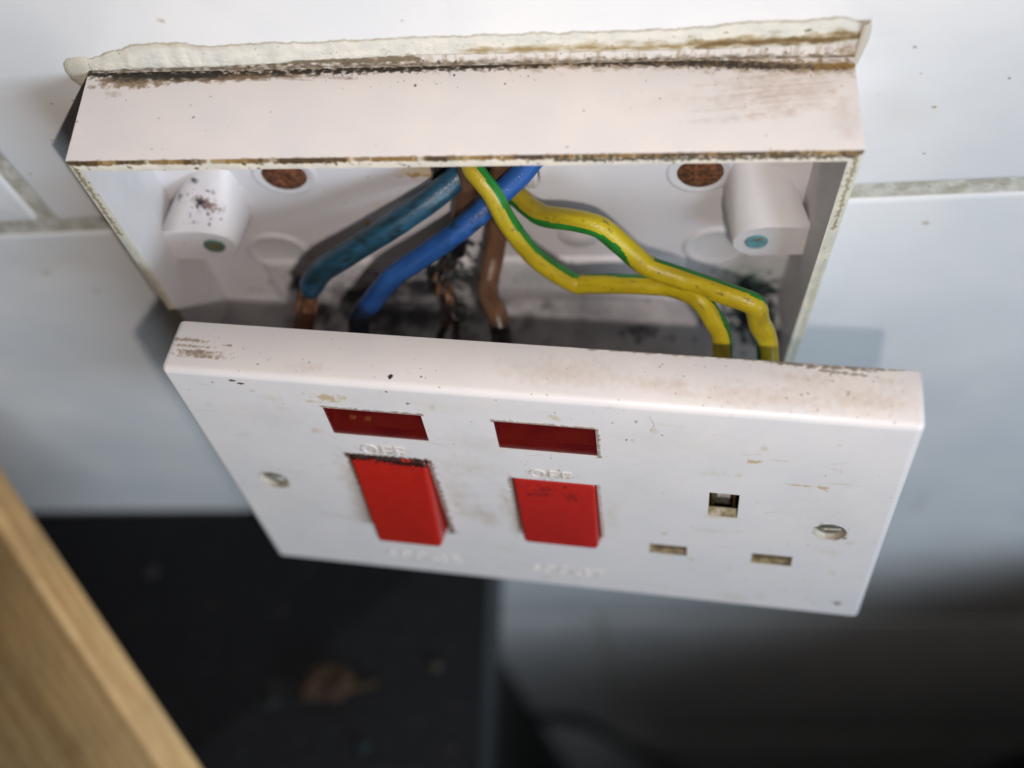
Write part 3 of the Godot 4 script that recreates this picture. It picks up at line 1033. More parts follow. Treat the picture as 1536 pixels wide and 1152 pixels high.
# ------------------------------------------------------------------ the switch plate
func build_plate() -> void:
	var t := thing("cooker_switch_plate", "white cooker switch and socket plate hanging forward off its box by its wires", "switch plate", plate_at, plate_basis)
	var w := 73.5
	var h := 43.0
	var d := PLATE_T
	# canvas: x along, y from the back of the top edge, over the front, to the back of the bottom edge
	var c := Canvas.new(147, 110.6, 8.5, noise)
	c.ground(srgb(226, 219, 215), 0.018, 0.05, 0.008)
	var S := func(x: float, y: float) -> Vector2: return Vector2(x + 73.5, 12.3 + 43.0 - y)
	var Tp := func(x: float, z: float) -> Vector2: return Vector2(x + 73.5, 12.3 + z)
	var tan_ := srgb(196, 168, 124)
	var grime := srgb(118, 96, 74)
	# top edge
	for q in [[-69.5, -7.6, 5.0, 0.55], [-68.5, -6.2, 4.5, 0.4], [-66.5, -5.0, 6.0, 0.5], [-65.5, -3.9, 6.5, 0.6], [-67.5, -4.4, 4.5, 0.8], [-61.0, -7.0, 1.6, 0.3]]:
		var p: Vector2 = Tp.call(q[0], q[1])
		c.blotch(p.x, p.y, q[2], q[3], srgb(132, 110, 86), 0.66, 0.7, 1.0, 0.8)
	for q in [[25.0, -5.0, 6, 2.2], [29.5, -5.5, 2.2, 2.2], [31.0, -3.3, 4, 1.0], [39, -4.2, 7, 3.5], [47.5, -4, 9, 3], [60, -6, 14, 5], [52, -9, 8, 2], [64, -4.5, 8, 2.2], [66.8, -9.6, 3, 1.2], [-43, -3, 5, 1.4], [8, -6, 14, 4]]:
		var p: Vector2 = Tp.call(q[0], q[1])
		c.blotch(p.x, p.y, q[2], q[3], srgb(176, 150, 124), 0.34, 0.45, 1.0, 0.9)
	c.stroke([Tp.call(46, -12.0), Tp.call(57, -11.7), Tp.call(66, -12.0)], 0.6, srgb(92, 76, 58), 0.7, 0.5, 1.2, 0.8)
	c.stroke([Tp.call(10, -12.3), Tp.call(73, -12.3)], 0.4, srgb(120, 102, 84), 0.6, 0.4, 1.2, 0.8)
	c.stroke([Tp.call(55, -10.8), Tp.call(63, -10.4)], 0.4, srgb(110, 94, 76), 0.6, 0.8, 1.2, 0.7)
	c.specks(130, 95, 0.5, 146, 12, 0.06, 0.3, srgb(120, 94, 74), 0.7, rng)
	c.specks(60, 0, 0.5, 147, 12, 0.06, 0.24, srgb(84, 68, 56), 0.8, rng)
	c.specks(10, 42, 7, 58, 12, 0.06, 0.28, srgb(60, 50, 44), 0.9, rng)
	var bl: Vector2 = Tp.call(-25.7, -2.3)
	c.blotch(bl.x, bl.y, 0.6, 0.5, srgb(26, 22, 20), 1.0, 1.0, 0.7, 0.3)
	# front
	for q in [[-38.9, 37.2, 3.6, 1.5, 0.75], [-43.0, 35.4, 2.0, 0.8, 0.6], [44.5, 26.3, 1.3, 0.9, 0.9], [54.0, 18.6, 3.0, 0.6, 0.7], [58.3, 18.5, 1.2, 0.8, 0.7], [62, 20.5, 5, 0.4, 0.4], [49.5, 27.6, 2.2, 0.3, 0.5], [44, -38, 5, 2, 0.3], [50, -36, 2, 2, 0.25], [62.5, -9, 4, 2, 0.2], [-2, -38.5, 2, 1, 0.4]]:
		var p: Vector2 = S.call(q[0], q[1])
		c.blotch(p.x, p.y, q[2], q[3], tan_, q[4], 0.5, 1.0, 0.6)
	for q in [[-58.4, 40.9, 0.9, 0.4], [-56.8, 40.0, 0.8, 0.4], [67.7, -35.4, 1.0, 0.8], [-36.8, 17.6, 0.4, 0.4]]:
		var p: Vector2 = S.call(q[0], q[1])
		c.blotch(p.x, p.y, q[2], q[3], srgb(70, 54, 36), 0.85, 1.2, 1.0, 0.4)
	for q in [[-14.5, -6.5, 6, 5, 0.55], [-12.3, -10, 4, 4, 0.5], [-18, 2, 5, 9, 0.4], [-14, 14, 9, 5, 0.28], [-42.5, 3, 3.2, 14, 0.5], [-43, -12, 3, 8, 0.4], [-7.0, -2, 2.6, 12, 0.6], [15.5, -2, 3, 11, 0.3], [-10, 24, 10, 5, 0.22], [-55, 28, 14, 7, 0.14], [60, 8, 10, 16, 0.14], [30, 30, 24, 8, 0.12], [-60, -8, 8, 14, 0.13], [22, 12, 10, 12, 0.12], [-20, 38, 30, 4, 0.14]]:
		var p: Vector2 = S.call(q[0], q[1])
		c.blotch(p.x, p.y, q[2], q[3], srgb(170, 148, 118), q[4] * 0.85, 0.3, 1.0, 1.0)
	# grime round the rockers, the neons and the raised words
	c.stroke([S.call(-40.6, 15), S.call(-22.6, 15.2)], 0.9, srgb(66, 46, 36), 0.8, 0.9, 1.1, 0.5)
	c.stroke([S.call(-40.6, 15), S.call(-40.7, -17)], 0.8, srgb(104, 78, 62), 0.7, 0.6, 1.0, 0.6)
	c.stroke([S.call(-22.4, 15), S.call(-22.5, -17)], 0.9, srgb(104, 78, 62), 0.7, 0.6, 1.0, 0.6)
	c.blotch(bl.x + 3.1, S.call(0, -18.0).y, 1.4, 0.8, srgb(50, 38, 30), 0.8, 1.0, 1.0, 0.5)
	c.stroke([S.call(-5.2, 11), S.call(-5.3, -12)], 0.8, srgb(110, 84, 68), 0.6, 0.6, 1.0, 0.6)
	c.stroke([S.call(13.3, 11), S.call(13.4, -12)], 0.7, srgb(150, 110, 96), 0.5, 0.6, 1.0, 0.6)
	for q in [[-32, 18.0, 5.6, 2.3, 0.61], [3.6, 14.0, 5.4, 2.0, 0.61], [7.0, 14.0, 1.4, 0.8, 0.7], [-32, -33, 10, 2, 0.15], [4, -33, 10, 2, 0.15]]:
		var p: Vector2 = S.call(q[0], q[1])
		c.blotch(p.x, p.y, q[2], q[3], srgb(136, 108, 74), q[4], 0.7, 1.3, 0.9)
	for q in [[-41.6, 33.6, -20.7, 33.6], [-6.3, 33.6, 14.2, 33.6], [14.3, 33.4, 14.3, 23]]:
		c.stroke([S.call(q[0], q[1]), S.call(q[2], q[3])], 0.5, srgb(120, 92, 74), 0.6, 0.6, 1.1, 0.6)
	for q in [[28.3, -18.0, 4.4], [51.2, -18.0, 4.4], [39.7, 2.0, 3.6]]:
		c.stroke([S.call(q[0] - q[2], q[1]), S.call(q[0] + q[2], q[1])], 0.6, srgb(206, 180, 132), 0.4, 0.3, 0.8, 1.0)
	for q in [-61.9, 61.9]:
		var p: Vector2 = S.call(q, 0.2)
		c.blotch(p.x, p.y, 3.7, 3.7, srgb(128, 108, 78), 0.8, 0.6, 0.5, 0.5)
		c.blotch(p.x + 1.0, p.y + 2.4, 2.6, 1.1, srgb(84, 66, 44), 0.8, 0.7, 0.8, 0.6)
	# hair-thin scratches
	c.stroke([S.call(24.5, 39.5), S.call(25.4, 36.8), S.call(24.6, 34.5)], 0.12, srgb(120, 104, 90), 0.5, 0.8, 0.3, 0.8)
	c.stroke([S.call(-54.5, -15.0), S.call(-46, -15.4)], 0.25, srgb(150, 136, 120), 0.6, 0.6, 0.7, 0.6)
	for q in 40:
		var a := Vector2(rng.randf_range(4, 143), rng.randf_range(16, 96))
		var b := a + Vector2(rng.randf_range(-5, 5), rng.randf_range(-2, 2))
		c.stroke([a if a.x < b.x else b, b if a.x < b.x else a], 0.16, srgb(168, 152, 136), 0.35, 0.6, 0.6, 0.8)
	c.specks(150, 2, 13, 145, 97, 0.07, 0.32, srgb(90, 74, 60), 0.7, rng)
	c.specks(40, 40, 14, 100, 40, 0.08, 0.35, srgb(74, 58, 48), 0.8, rng)
	c.specks(110, 2, 13, 145, 97, 0.2, 1.1, srgb(196, 174, 138), 0.55, rng)
	for q in 16:
		c.blotch(rng.randf_range(6, 141), rng.randf_range(16, 95), rng.randf_range(1.5, 5.0), rng.randf_range(0.5, 1.6), srgb(200, 182, 148), 0.4, 0.5, 1.1, 0.9, rng.randf_range(-0.4, 0.4))
	var m_plate := painted(c, 0.36)
	var uv := func(p: Vector3) -> Vector2: return Vector2(clampf((p.x + 73.5) / 147.0, 0.001, 0.999), clampf((12.3 + 43.0 - p.y + (p.z if p.y > 0.0 else -p.z)) / 110.6, 0.001, 0.999))

	# shell with rounded front edges
	var mesh := ArrayMesh.new()
	var st := begin(false)
	var r := 1.5
	var rings := [round_rect(-w + 1.8, w - 1.8, -h + 1.8, h - 1.8, 0.05, -d + 1.5, 5), round_rect(-w + 1.6, w - 1.6, -h + 1.6, h - 1.6, 0.1, -d, 5), round_rect(-w + 0.15, w - 0.15, -h + 0.15, h - 0.15, r, -d, 5), round_rect(-w, w, -h, h, r, -d + 0.2, 5)]
	for k in 7:
		var a := PI / 2 * k / 6.0
		var q := r * (1 - cos(a))
		rings.append(round_rect(-w + q, w - q, -h + q, h - q, maxf(r - q, 0.0), -r + r * sin(a), 5))
	loft(st, rings, true, false, uv)
	mesh = done(st, mesh)
	# flat front with its openings: [x0, x1, y0, y1, depth]
	var holes := [[-41.5, -20.8, 23.4, 33.3, 5.0], [-6.1, 14.1, 23.2, 33.4, 5.0], [-40.5, -22.7, -17.3, 15.3, 1.6], [-5.1, 13.3, -15.2, 11.3, 1.6], [36.6, 42.7, 2.5, 12.5, 7.0], [24.0, 32.5, -18.0, -13.6, 1.3], [46.8, 55.6, -18.0, -13.4, 1.3]]
	var wells := [Vector2(-61.9, 0), Vector2(61.9, 0)]
	var well_r := 3.45
	var well_q := 4.4
	var xs := [-w + r, w - r]
	var ys := [-h + r, h - r]
	for q in holes:
		xs.append_array([q[0], q[1]])
		ys.append_array([q[2], q[3]])
	for q in wells:
		xs.append_array([q.x - well_q, q.x + well_q])
		ys.append_array([q.y - well_q, q.y + well_q])
	xs.sort()
	ys.sort()
	st = begin()
	for i in xs.size() - 1:
		for j in ys.size() - 1:
			if xs[i + 1] - xs[i] < 0.001 or ys[j + 1] - ys[j] < 0.001:
				continue
			var mx: float = (xs[i] + xs[i + 1]) / 2
			var my: float = (ys[j] + ys[j + 1]) / 2
			var open := false
			for q in holes:
				open = open or (mx > q[0] and mx < q[1] and my > q[2] and my < q[3])
			for q in wells:
				open = open or (absf(mx - q.x) < well_q and absf(my - q.y) < well_q)
			if not open:
				quad(st, V(xs[i], ys[j], 0), V(xs[i + 1], ys[j], 0), V(xs[i + 1], ys[j + 1], 0), V(xs[i], ys[j + 1], 0), uv)
	for q in holes:
		var z: float = -q[4]
		if q[0] == 36.6 or q[4] == 1.3:
			continue
		quad(st, V(q[0], q[2], 0), V(q[1], q[2], 0), V(q[1], q[2], z), V(q[0], q[2], z), uv)
		quad(st, V(q[1], q[3], 0), V(q[0], q[3], 0), V(q[0], q[3], z), V(q[1], q[3], z), uv)
		quad(st, V(q[0], q[3], 0), V(q[0], q[2], 0), V(q[0], q[2], z), V(q[0], q[3], z), uv)
		quad(st, V(q[1], q[2], 0), V(q[1], q[3], 0), V(q[1], q[3], z), V(q[1], q[2], z), uv)
	for q in wells:
		var seg := 40
		for k in seg:
			var a := TAU * k / seg
			var b := TAU * (k + 1) / seg
			var pa := Vector2(cos(a), sin(a))
			var pb := Vector2(cos(b), sin(b))
			var qa := pa * well_q / maxf(absf(pa.x), absf(pa.y))
			var qb := pb * well_q / maxf(absf(pb.x), absf(pb.y))
			var ca := V(q.x + pa.x * well_r, q.y + pa.y * well_r, 0)
			var cb := V(q.x + pb.x * well_r, q.y + pb.y * well_r, 0)
			quad(st, V(q.x + qa.x, q.y + qa.y, 0), V(q.x + qb.x, q.y + qb.y, 0), cb, ca, uv)
	mesh = done(st, mesh)
	st = begin(false)
	for q in wells:
		lathe(st, V(q.x, q.y, 0), [Vector2(well_r, 0), Vector2(well_r - 0.2, -0.25), Vector2(well_r - 0.35, -2.2), Vector2(0, -2.2)], 40, uv)
	mesh = done(st, mesh)
	part("faceplate", mesh, [m_plate, m_plate, M.well], t)

	# screws in their wells
	for k in 2:
		var sc := begin(false)
		var ang := [deg_to_rad(-22.0), deg_to_rad(8.0)]
		var a0: float = ang[k]
		for half in [0, 1]:
			var rr := []
			for lev in [[2.85, -2.1], [2.85, -1.35], [2.55, -0.98], [1.7, -0.72], [0.9, -0.66]]:
				var ring := PackedVector3Array()
				var cut := 0.42
				for s in 13:
					var open_a := asin(minf(0.95, cut / lev[0]))
					var a: float = lerpf(open_a, PI - open_a, s / 12.0) + PI * half
					var p: Vector2 = Vector2(cos(a), sin(a)) * float(lev[0])
					p = p.rotated(a0)
					ring.append(V(p.x, p.y, lev[1]))
				rr.append(ring)
			loft(sc, rr, false, true)
		lathe(sc, V(0, 0, 0), [Vector2(2.85, -1.75), Vector2(0, -1.75)], 24)
		var so := part("plate_screw", done(sc), M.screw, t)
		so.position = V(wells[k].x, wells[k].y, 0) * MM

	# neon windows
	for k in 2:
		var q: Array = holes[k]
		st = begin()
		block(st, V(q[0] + 0.06, q[2] + 0.06, -0.5), V(q[1] - 0.06, q[3] - 0.06, -0.12))
		var le := part("neon_window", done(st), M.neon, t)
		st = begin()
		quad(st, V(q[0] + 0.05, q[2] + 0.05, -2.6), V(q[1] - 0.05, q[2] + 0.05, -2.6), V(q[1] - 0.05, q[3] - 0.05, -2.6), V(q[0] + 0.05, q[3] - 0.05, -2.6))
		# red liner round the opening, a hair inside it
		for s in [[q[0] + 0.08, q[2] + 0.08, q[1] - 0.08, q[2] + 0.08], [q[1] - 0.08, q[2] + 0.08, q[1] - 0.08, q[3] - 0.08], [q[1] - 0.08, q[3] - 0.08, q[0] + 0.08, q[3] - 0.08], [q[0] + 0.08, q[3] - 0.08, q[0] + 0.08, q[2] + 0.08]]:
			quad(st, V(s[0], s[1], -0.55), V(s[2], s[3], -0.55), V(s[2], s[3], -2.55), V(s[0], s[1], -2.55))
		part("lamp_housing", done(st), M.neon_inside, t)
		if k == 0:
			for x in [-36.4, -33.2]:
				st = begin(false)
				lump(st, V(x, 28.6, -1.3), V(0.9, 0.7, 0.6), 0.6, x)
				part("neon_electrode", done(st), M.neon_bulb, le)

	# rockers
	var cr := Canvas.new(20, 36, 14, noise)
	cr.ground(srgb(168, 33, 24), 0.03, 0.2)
	cr.stroke([Vector2(0, 1.4), Vector2(7, 1.0), Vector2(13, 1.9), Vector2(20, 1.5)], 0.75, srgb(40, 22, 18), 0.95, 0.9, 1.1, 0.4)
	cr.specks(30, 0, 0, 20, 4, 0.1, 0.45, srgb(46, 26, 22), 0.8, rng)
	cr.blotch(10, 22, 7, 8, srgb(150, 26, 20), 0.25, 0.3, 1.0, 1.0)
	var m_left := painted(cr, 0.36)
	cr = Canvas.new(20, 36, 14, noise)
	cr.ground(srgb(170, 35, 28), 0.03, 0.2)
	cr.blotch(8.2, 4.2, 2.4, 0.9, srgb(110, 28, 28), 0.7, 0.9, 1.2, 0.8)
	cr.blotch(7.0, 6.2, 3.0, 0.9, srgb(108, 30, 30), 0.66, 1.0, 1.3, 0.8)
	cr.blotch(13.2, 6.0, 1.4, 1.6, srgb(108, 30, 30), 0.66, 1.0, 1.3, 0.8)
	cr.specks(26, 4, 2.5, 16, 8, 0.1, 0.4, srgb(76, 22, 24), 0.8, rng)
	cr.blotch(10, 18, 8, 9, srgb(146, 32, 28), 0.3, 0.3, 1.0, 1.0)
	cr.specks(30, 1, 2, 19, 28, 0.08, 0.25, srgb(214, 96, 84), 0.5, rng)
	var m_right := painted(cr, 0.4)
	for q in [[-40.15, -23.05, -16.9, 14.95, 4.9, 0.75, 0.95, m_left, "taller red rocker, its lower end standing out"], [-4.8, 13.0, -14.9, 10.95, 2.3, 0.15, 0.6, m_right, "shorter red rocker with dark scuffs near its top"]]:
		st = begin(false)
		var rr := []
		for lev in [[0.0, -1.5, false], [0.0, -0.9, true], [0.06, -0.5, true], [0.22, -0.2, true], [0.5, -0.04, true], [0.85, 0.0, true]]:
			var ring := PackedVector3Array()
			for p in round_rect(q[0] + lev[0], q[1] - lev[0], q[2] + lev[0], q[3] - lev[0], maxf(1.0 - lev[0], 0.12), 0.0, 4):
				var top := lerpf(q[4], q[5], (p.y - q[2]) / (q[3] - q[2]))
				# the uppermost strip is bent back
				if p.y > q[3] - 1.7:
					top -= (p.y - (q[3] - 1.7)) * 0.32 * q[6]
				var zz: float = lev[1] if not lev[2] else maxf(top + lev[1], -1.2)
				var mid_x: float = (q[0] + q[1]) / 2
				ring.append(V(mid_x + (p.x - mid_x) * (1.0 - 0.022 * maxf(zz, 0.0)), p.y, zz))
			rr.append(ring)
		var uv_r := func(p: Vector3) -> Vector2: return Vector2(clampf((p.x - q[0] + 1.0) / 20.0, 0, 1), clampf((q[3] - p.y + 1.0) / 36.0, 0, 1))
		loft(st, rr, true, true, uv_r)
		part("rocker", done(st), q[7], t, q[8])
		st = begin()
		quad(st, V(q[0] - 0.5, q[2] - 0.5, -1.55), V(q[1] + 0.5, q[2] - 0.5, -1.55), V(q[1] + 0.5, q[3] + 0.5, -1.55), V(q[0] - 0.5, q[3] + 0.5, -1.55))
		part("rocker_recess", done(st), M.dark, t)
	# crust of grime above the taller rocker
	st = begin(false)
	for k in 26:
		var x := rng.randf_range(-39.5, -23.5)
		lump(st, V(x, 15.0 + rng.randf_range(-0.25, 0.35), 0.15), V(rng.randf_range(0.3, 0.8), rng.randf_range(0.2, 0.5), rng.randf_range(0.15, 0.4)), 0.9, k * 3.7, 6, 8)
	var crust := part("grime_crust", done(st), plain(srgb(52, 36, 28), 0.95), t, "dark crust of grime along the top of the taller rocker")
	crust.set_meta("kind", "stuff")

	# socket: earth and two lower openings
	st = begin(false)
	soft_block(st, 38.2, 41.1, 1.6, 5.6, -9.0, -5.0, 0.3)
	part("earth_shutter", done(st), M.plastic, t)
	st = begin()
	quad(st, V(36.6, 2.5, -0.02), V(42.7, 2.5, -0.02), V(42.7, 2.5, -2.2), V(36.6, 2.5, -2.2))
	part("earth_sill", done(st), M.sill, t)
	# dark well behind the opening: sides, back, top and the drop below the sill
	st = begin()
	quad(st, V(42.65, 12.45, -0.05), V(36.65, 12.45, -0.05), V(36.65, 12.45, -9), V(42.65, 12.45, -9))
	quad(st, V(36.65, 12.45, -0.05), V(36.65, 2.5, -0.05), V(36.65, 2.5, -9), V(36.65, 12.45, -9))
	quad(st, V(42.65, 2.5, -0.05), V(42.65, 12.45, -0.05), V(42.65, 12.45, -9), V(42.65, 2.5, -9))
	quad(st, V(36.65, 2.5, -2.2), V(36.65, -6, -2.2), V(36.65, -6, -9), V(36.65, 2.5, -9))
	quad(st, V(42.65, -6, -2.2), V(42.65, 2.5, -2.2), V(42.65, 2.5, -9), V(42.65, -6, -9))
	quad(st, V(36.65, 2.45, -2.2), V(42.65, 2.45, -2.2), V(42.65, -6, -2.2), V(36.65, -6, -2.2))
	quad(st, V(36.65, -6, -2.2), V(42.65, -6, -2.2), V(42.65, -6, -9), V(36.65, -6, -9))
	quad(st, V(36.65, -6, -9), V(42.65, -6, -9), V(42.65, 12.45, -9), V(36.65, 12.45, -9))
	part("earth_socket", done(st), M.slot, t)
	st = begin(false)
	soft_block(st, 37.0, 37.7, -2.0, 6.5, -8.0, -4.2, 0.2)
	soft_block(st, 41.6, 42.3, -2.0, 6.5, -8.0, -4.2, 0.2)
	part("earth_contact", done(st), M.brass, t)
	for k in [5, 6]:
		var q: Array = holes[k]
		st = begin()
		quad(st, V(q[0] - 0.1, q[2] - 0.1, -0.4), V(q[1] + 0.1, q[2] - 0.1, -0.4), V(q[1] + 0.1, q[3] + 0.1, -1.0), V(q[0] - 0.1, q[3] + 0.1, -1.0))
		part("socket_shutter", done(st), M.dirty_shutter, t)
		st = begin()
		quad(st, V(q[0], q[2], -0.01), V(q[1], q[2], -0.01), V(q[1], q[2], -1.3), V(q[0], q[2], -1.3))
		quad(st, V(q[1], q[3], -0.01), V(q[0], q[3], -0.01), V(q[0], q[3], -1.3), V(q[1], q[3], -1.3))
		quad(st, V(q[1], q[2], -0.01), V(q[1], q[3], -0.01), V(q[1], q[3], -1.3), V(q[1], q[2], -1.3))
		part("socket_lining", done(st), M.dirty_shutter, t)
		st = begin()
		quad(st, V(q[0], q[3], -0.01), V(q[0], q[2], -0.01), V(q[0], q[2], -1.3), V(q[0], q[3], -1.3))
		part("socket_cheek", done(st), M.lettering, t)

	# raised words
	var font := SystemFont.new()
	font.font_names = PackedStringArray(["Droid Sans"])
	for q in [["OFF", -31.9, 18.1, 3.7, 9.6], ["OFF", 3.7, 14.1, 2.9, 8.8], ["COOKER", -32.1, -33.0, 3.3, 18.6], ["SOCKET", 4.0, -33.0, 3.2, 17.6]]:
		var tm := TextMesh.new()
		tm.text = q[0]
		tm.font = font
		tm.font_size = 64
		tm.pixel_size = 0.001
		tm.depth = 0.006
		tm.curve_step = 2.0
		var box := tm.get_aabb()
		var sx: float = q[4] / box.size.x * 0.001
		var sy: float = q[3] / 0.046 * 0.001
		var lo := part("raised_word", tm, M.lettering, t)
		lo.transform = Transform3D(Basis.from_scale(Vector3(sx, sy, 0.001 * 0.42 / 0.006)), V(q[1], q[2], 0.0) * MM)

	# the works behind the plate
	for q in [[-66.0, -18.0], [-15.0, 17.0], [21.0, 62.0]]:
		st = begin(false)
		soft_block(st, q[0], q[1], -24, 7, -33, -9, 1.0)
		var mo := part("switch_module", done(st), M.plastic, t)
		for k in 2:
			st = begin(false)
			soft_block(st, q[0] + 6 + k * 18, q[0] + 14 + k * 18, -4, 7.6, -32, -20, 0.6)
			part("terminal", done(st), M.brass, mo)


func plate_point(x: float, y: float, z: float) -> Vector3:
	return plate_at + plate_basis * V(x, y, z)


# ------------------------------------------------------------------ wires
func wire(called: String, label: String, group: String, ctrl: Array) -> Array:
	var origin: Vector3 = ctrl[0]
	var t := thing(called, label, "wire", origin, Basis(), group)
	var local := ctrl.map(func(p): return p - origin)
	return [t, curve_points(local, 10)]


func build_wires() -> void:
	var lin := func(r: float, g: float, b: float) -> Color: return Color(r, g, b)
	# the grimy blue wire with a bared end
	var a := wire("blue_wire", "grimy teal-stained blue wire with bare copper end, leftmost of the wires", "blue wires", [V(2.4, -20.5, 1.0), V(-0.6, -24.4, 3.0), V(-4.7, -28.3, 5.0), V(-11.1, -29.9, 10.0), V(-19.4, -32.9, 14.0), V(-29.1, -37.5, 17.0), V(-36.4, -41.2, 19.0), V(-40.4, -46.0, 19.5), V(-42.3, -50.2, 19.2)])
	var st := begin(false)
	tube(st, a[1], func(s): return 2.75 + 0.12 * noise.get_noise_1d(s * 9.0) - (0.5 * smoothstep(0.94, 1.0, s)), 18, func(s, an):
		var n := noise.get_noise_3d(s * 9.0, cos(an) * 0.9, sin(an) * 0.9)
		var g := clampf(0.55 + n * 1.1, 0, 1)
		var col: Color = lin.call(0.008, 0.037, 0.052).lerp(lin.call(0.018, 0.075, 0.13), g)
		col = col.lerp(lin.call(0.03, 0.12, 0.27), clampf(smoothstep(0.86, 0.97, s) * (0.6 + n), 0, 1))
		col = col.lerp(lin.call(0.010, 0.022, 0.022), 0.7 * smoothstep(0.05, 0.35, noise.get_noise_3d(s * 14.0 + 9.0, cos(an) * 1.5, sin(an) * 1.5)))
		if noise.get_noise_3d(s * 40.0, cos(an) * 2.0, sin(an) * 2.0) > 0.4:
			col = lin.call(0.012, 0.016, 0.018)
		return col)
	part("insulation", done(st), M.pvc, a[0])
	var org := V(2.4, -20.5, 1.0)
	st = begin(false)
	for k in 11:
		var off := V(cos(k * 2.4), 0.15 * sin(k * 5.0), sin(k * 2.4)) * (0.0 if k == 0 else (1.2 if k < 4 else 2.15)) + V(rng.randf_range(-0.2, 0.2), 0, rng.randf_range(-0.2, 0.2))
		var ctrl := [V(-41.9, -49.0, 19.2) + off * 0.85, V(-44.4, -55.0, 18.8) + off, V(-46.8, -61.8, 19.2) + off * 1.05, V(-49.0, -68.0, 22.0) + off, plate_point(-58.5, 5.0, -26.0) + off * 0.8]
		for i in ctrl.size():
			ctrl[i] -= org
		tube(st, curve_points(ctrl, 6), func(_s): return 0.44, 8, func(s, _an): return lin.call(0.52, 0.25, 0.14).lerp(lin.call(0.14, 0.06, 0.035), clampf(0.5 + noise.get_noise_2d(s * 6.0, k * 3.0), 0, 1)))
	part("copper_strands", done(st), M.copper, a[0], "bare copper strands at the wire's end")

	# the brighter blue wire
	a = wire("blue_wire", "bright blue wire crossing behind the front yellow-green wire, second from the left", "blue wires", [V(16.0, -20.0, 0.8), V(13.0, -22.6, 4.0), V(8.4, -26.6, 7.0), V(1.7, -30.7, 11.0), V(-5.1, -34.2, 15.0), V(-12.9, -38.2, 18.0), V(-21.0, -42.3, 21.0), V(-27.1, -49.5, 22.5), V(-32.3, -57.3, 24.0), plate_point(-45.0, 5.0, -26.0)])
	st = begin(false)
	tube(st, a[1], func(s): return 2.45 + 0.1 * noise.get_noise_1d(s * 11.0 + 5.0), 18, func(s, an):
		var n := noise.get_noise_3d(s * 8.0 + 4.0, cos(an) * 0.8, sin(an) * 0.8)
		var col: Color = lin.call(0.012, 0.06, 0.22).lerp(lin.call(0.025, 0.10, 0.32), clampf(0.5 + n, 0, 1))
		var dirt := smoothstep(0.20, 0.34, s) * (1.0 - smoothstep(0.36, 0.44, s))
		col = col.lerp(lin.call(0.006, 0.008, 0.014), 0.93 * smoothstep(0.70, 0.755, s + 0.03 * n))  # char and the plate's cast shadow painted together into this end
		return col.lerp(lin.call(0.008, 0.03, 0.05), clampf(dirt * (0.5 + 2.0 * noise.get_noise_3d(s * 20.0, cos(an), sin(an))), 0, 0.9)))
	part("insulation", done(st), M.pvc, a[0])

	# the brown wire that has burnt through
	a = wire("brown_wire", "brown wire burnt through to blackened frayed copper, behind the bright blue wire", "brown wires", [V(-2.0, -18.5, 1.0), V(-2.2, -22.3, 5.0), V(-2.6, -27.1, 6.0), V(-5.4, -37.4, 5.4), V(-8.3, -49.0, 5.2), V(-9.9, -56.0, 6.6)])
	org = V(-2.0, -18.5, 1.0)
	st = begin(false)
	tube(st, a[1], func(s): return 2.35 - 0.4 * smoothstep(0.8, 1.0, s) + 0.12 * noise.get_noise_1d(s * 14.0), 16, func(s, an):
		var n := noise.get_noise_3d(s * 9.0, cos(an), sin(an) + 7.0)
		var col: Color = lin.call(0.10, 0.05, 0.032).lerp(lin.call(0.16, 0.08, 0.05), clampf(0.5 + n, 0, 1))
		return col.lerp(lin.call(0.006, 0.006, 0.008), clampf(smoothstep(0.58, 0.78, s + 0.12 * n), 0, 1)))
	part("insulation", done(st), M.pvc, a[0])
	st = begin(false)
	for k in 16:
		var j := func(m: float) -> Vector3: return V(rng.randf_range(-m, m), rng.randf_range(-m, m), rng.randf_range(-m, m))
		var ctrl := [V(-9.4, -54.3, 6.0) + j.call(1.0), V(-12.4, -57.6, 8.5) + j.call(1.7), V(-14.6, -60.2, 11.0) + j.call(1.9), V(-13.6, -61.8, 14.0) + j.call(1.8), V(-11.9, -64.0, 17.0) + j.call(1.3), V(-12.2, -66.8, 19.0) + V((k % 2) * 2.6 - 1.8, 0, 0) + j.call(0.75), V(-13.2, -68.6, 23.0) + V((k % 2) * 4.2 - 2.4, 0, 0) + j.call(0.7), plate_point(-24.0 + (k % 2) * 3.5, 5.0, -26.0) + j.call(0.6)]
		for i in ctrl.size():
			ctrl[i] -= org
		var salt := k * 5.3
		tube(st, curve_points(ctrl, 7), func(_s): return 0.52, 6, func(s, _an):
			var n := noise.get_noise_2d(s * 7.0, salt)
			var col: Color = lin.call(0.022, 0.018, 0.016)
			if s < 0.74:
				col = col.lerp(lin.call(0.22, 0.11, 0.06), smoothstep(0.04, 0.36, n) * smoothstep(0.1, 0.25, s))
			elif n < -0.46 and s < 0.5:
				col = lin.call(0.05, 0.16, 0.13)
			return col)
	# one strand has sprung out in a loop
	var loop := []
	for k in 10:
		var an := TAU * k / 9.0 - 0.6
		loop.append(V(-9.6 + 1.9 * cos(an), -62.5 + 1.2 * sin(an), 19.0 - 1.6 * sin(an)) - org)
	tube(st, curve_points(loop, 4), func(_s): return 0.5, 7, func(_s, _an): return lin.call(0.02, 0.018, 0.018))
	part("charred_strands", done(st), M.charred_metal, a[0], "blackened, frayed copper strands")
	st = begin(false)
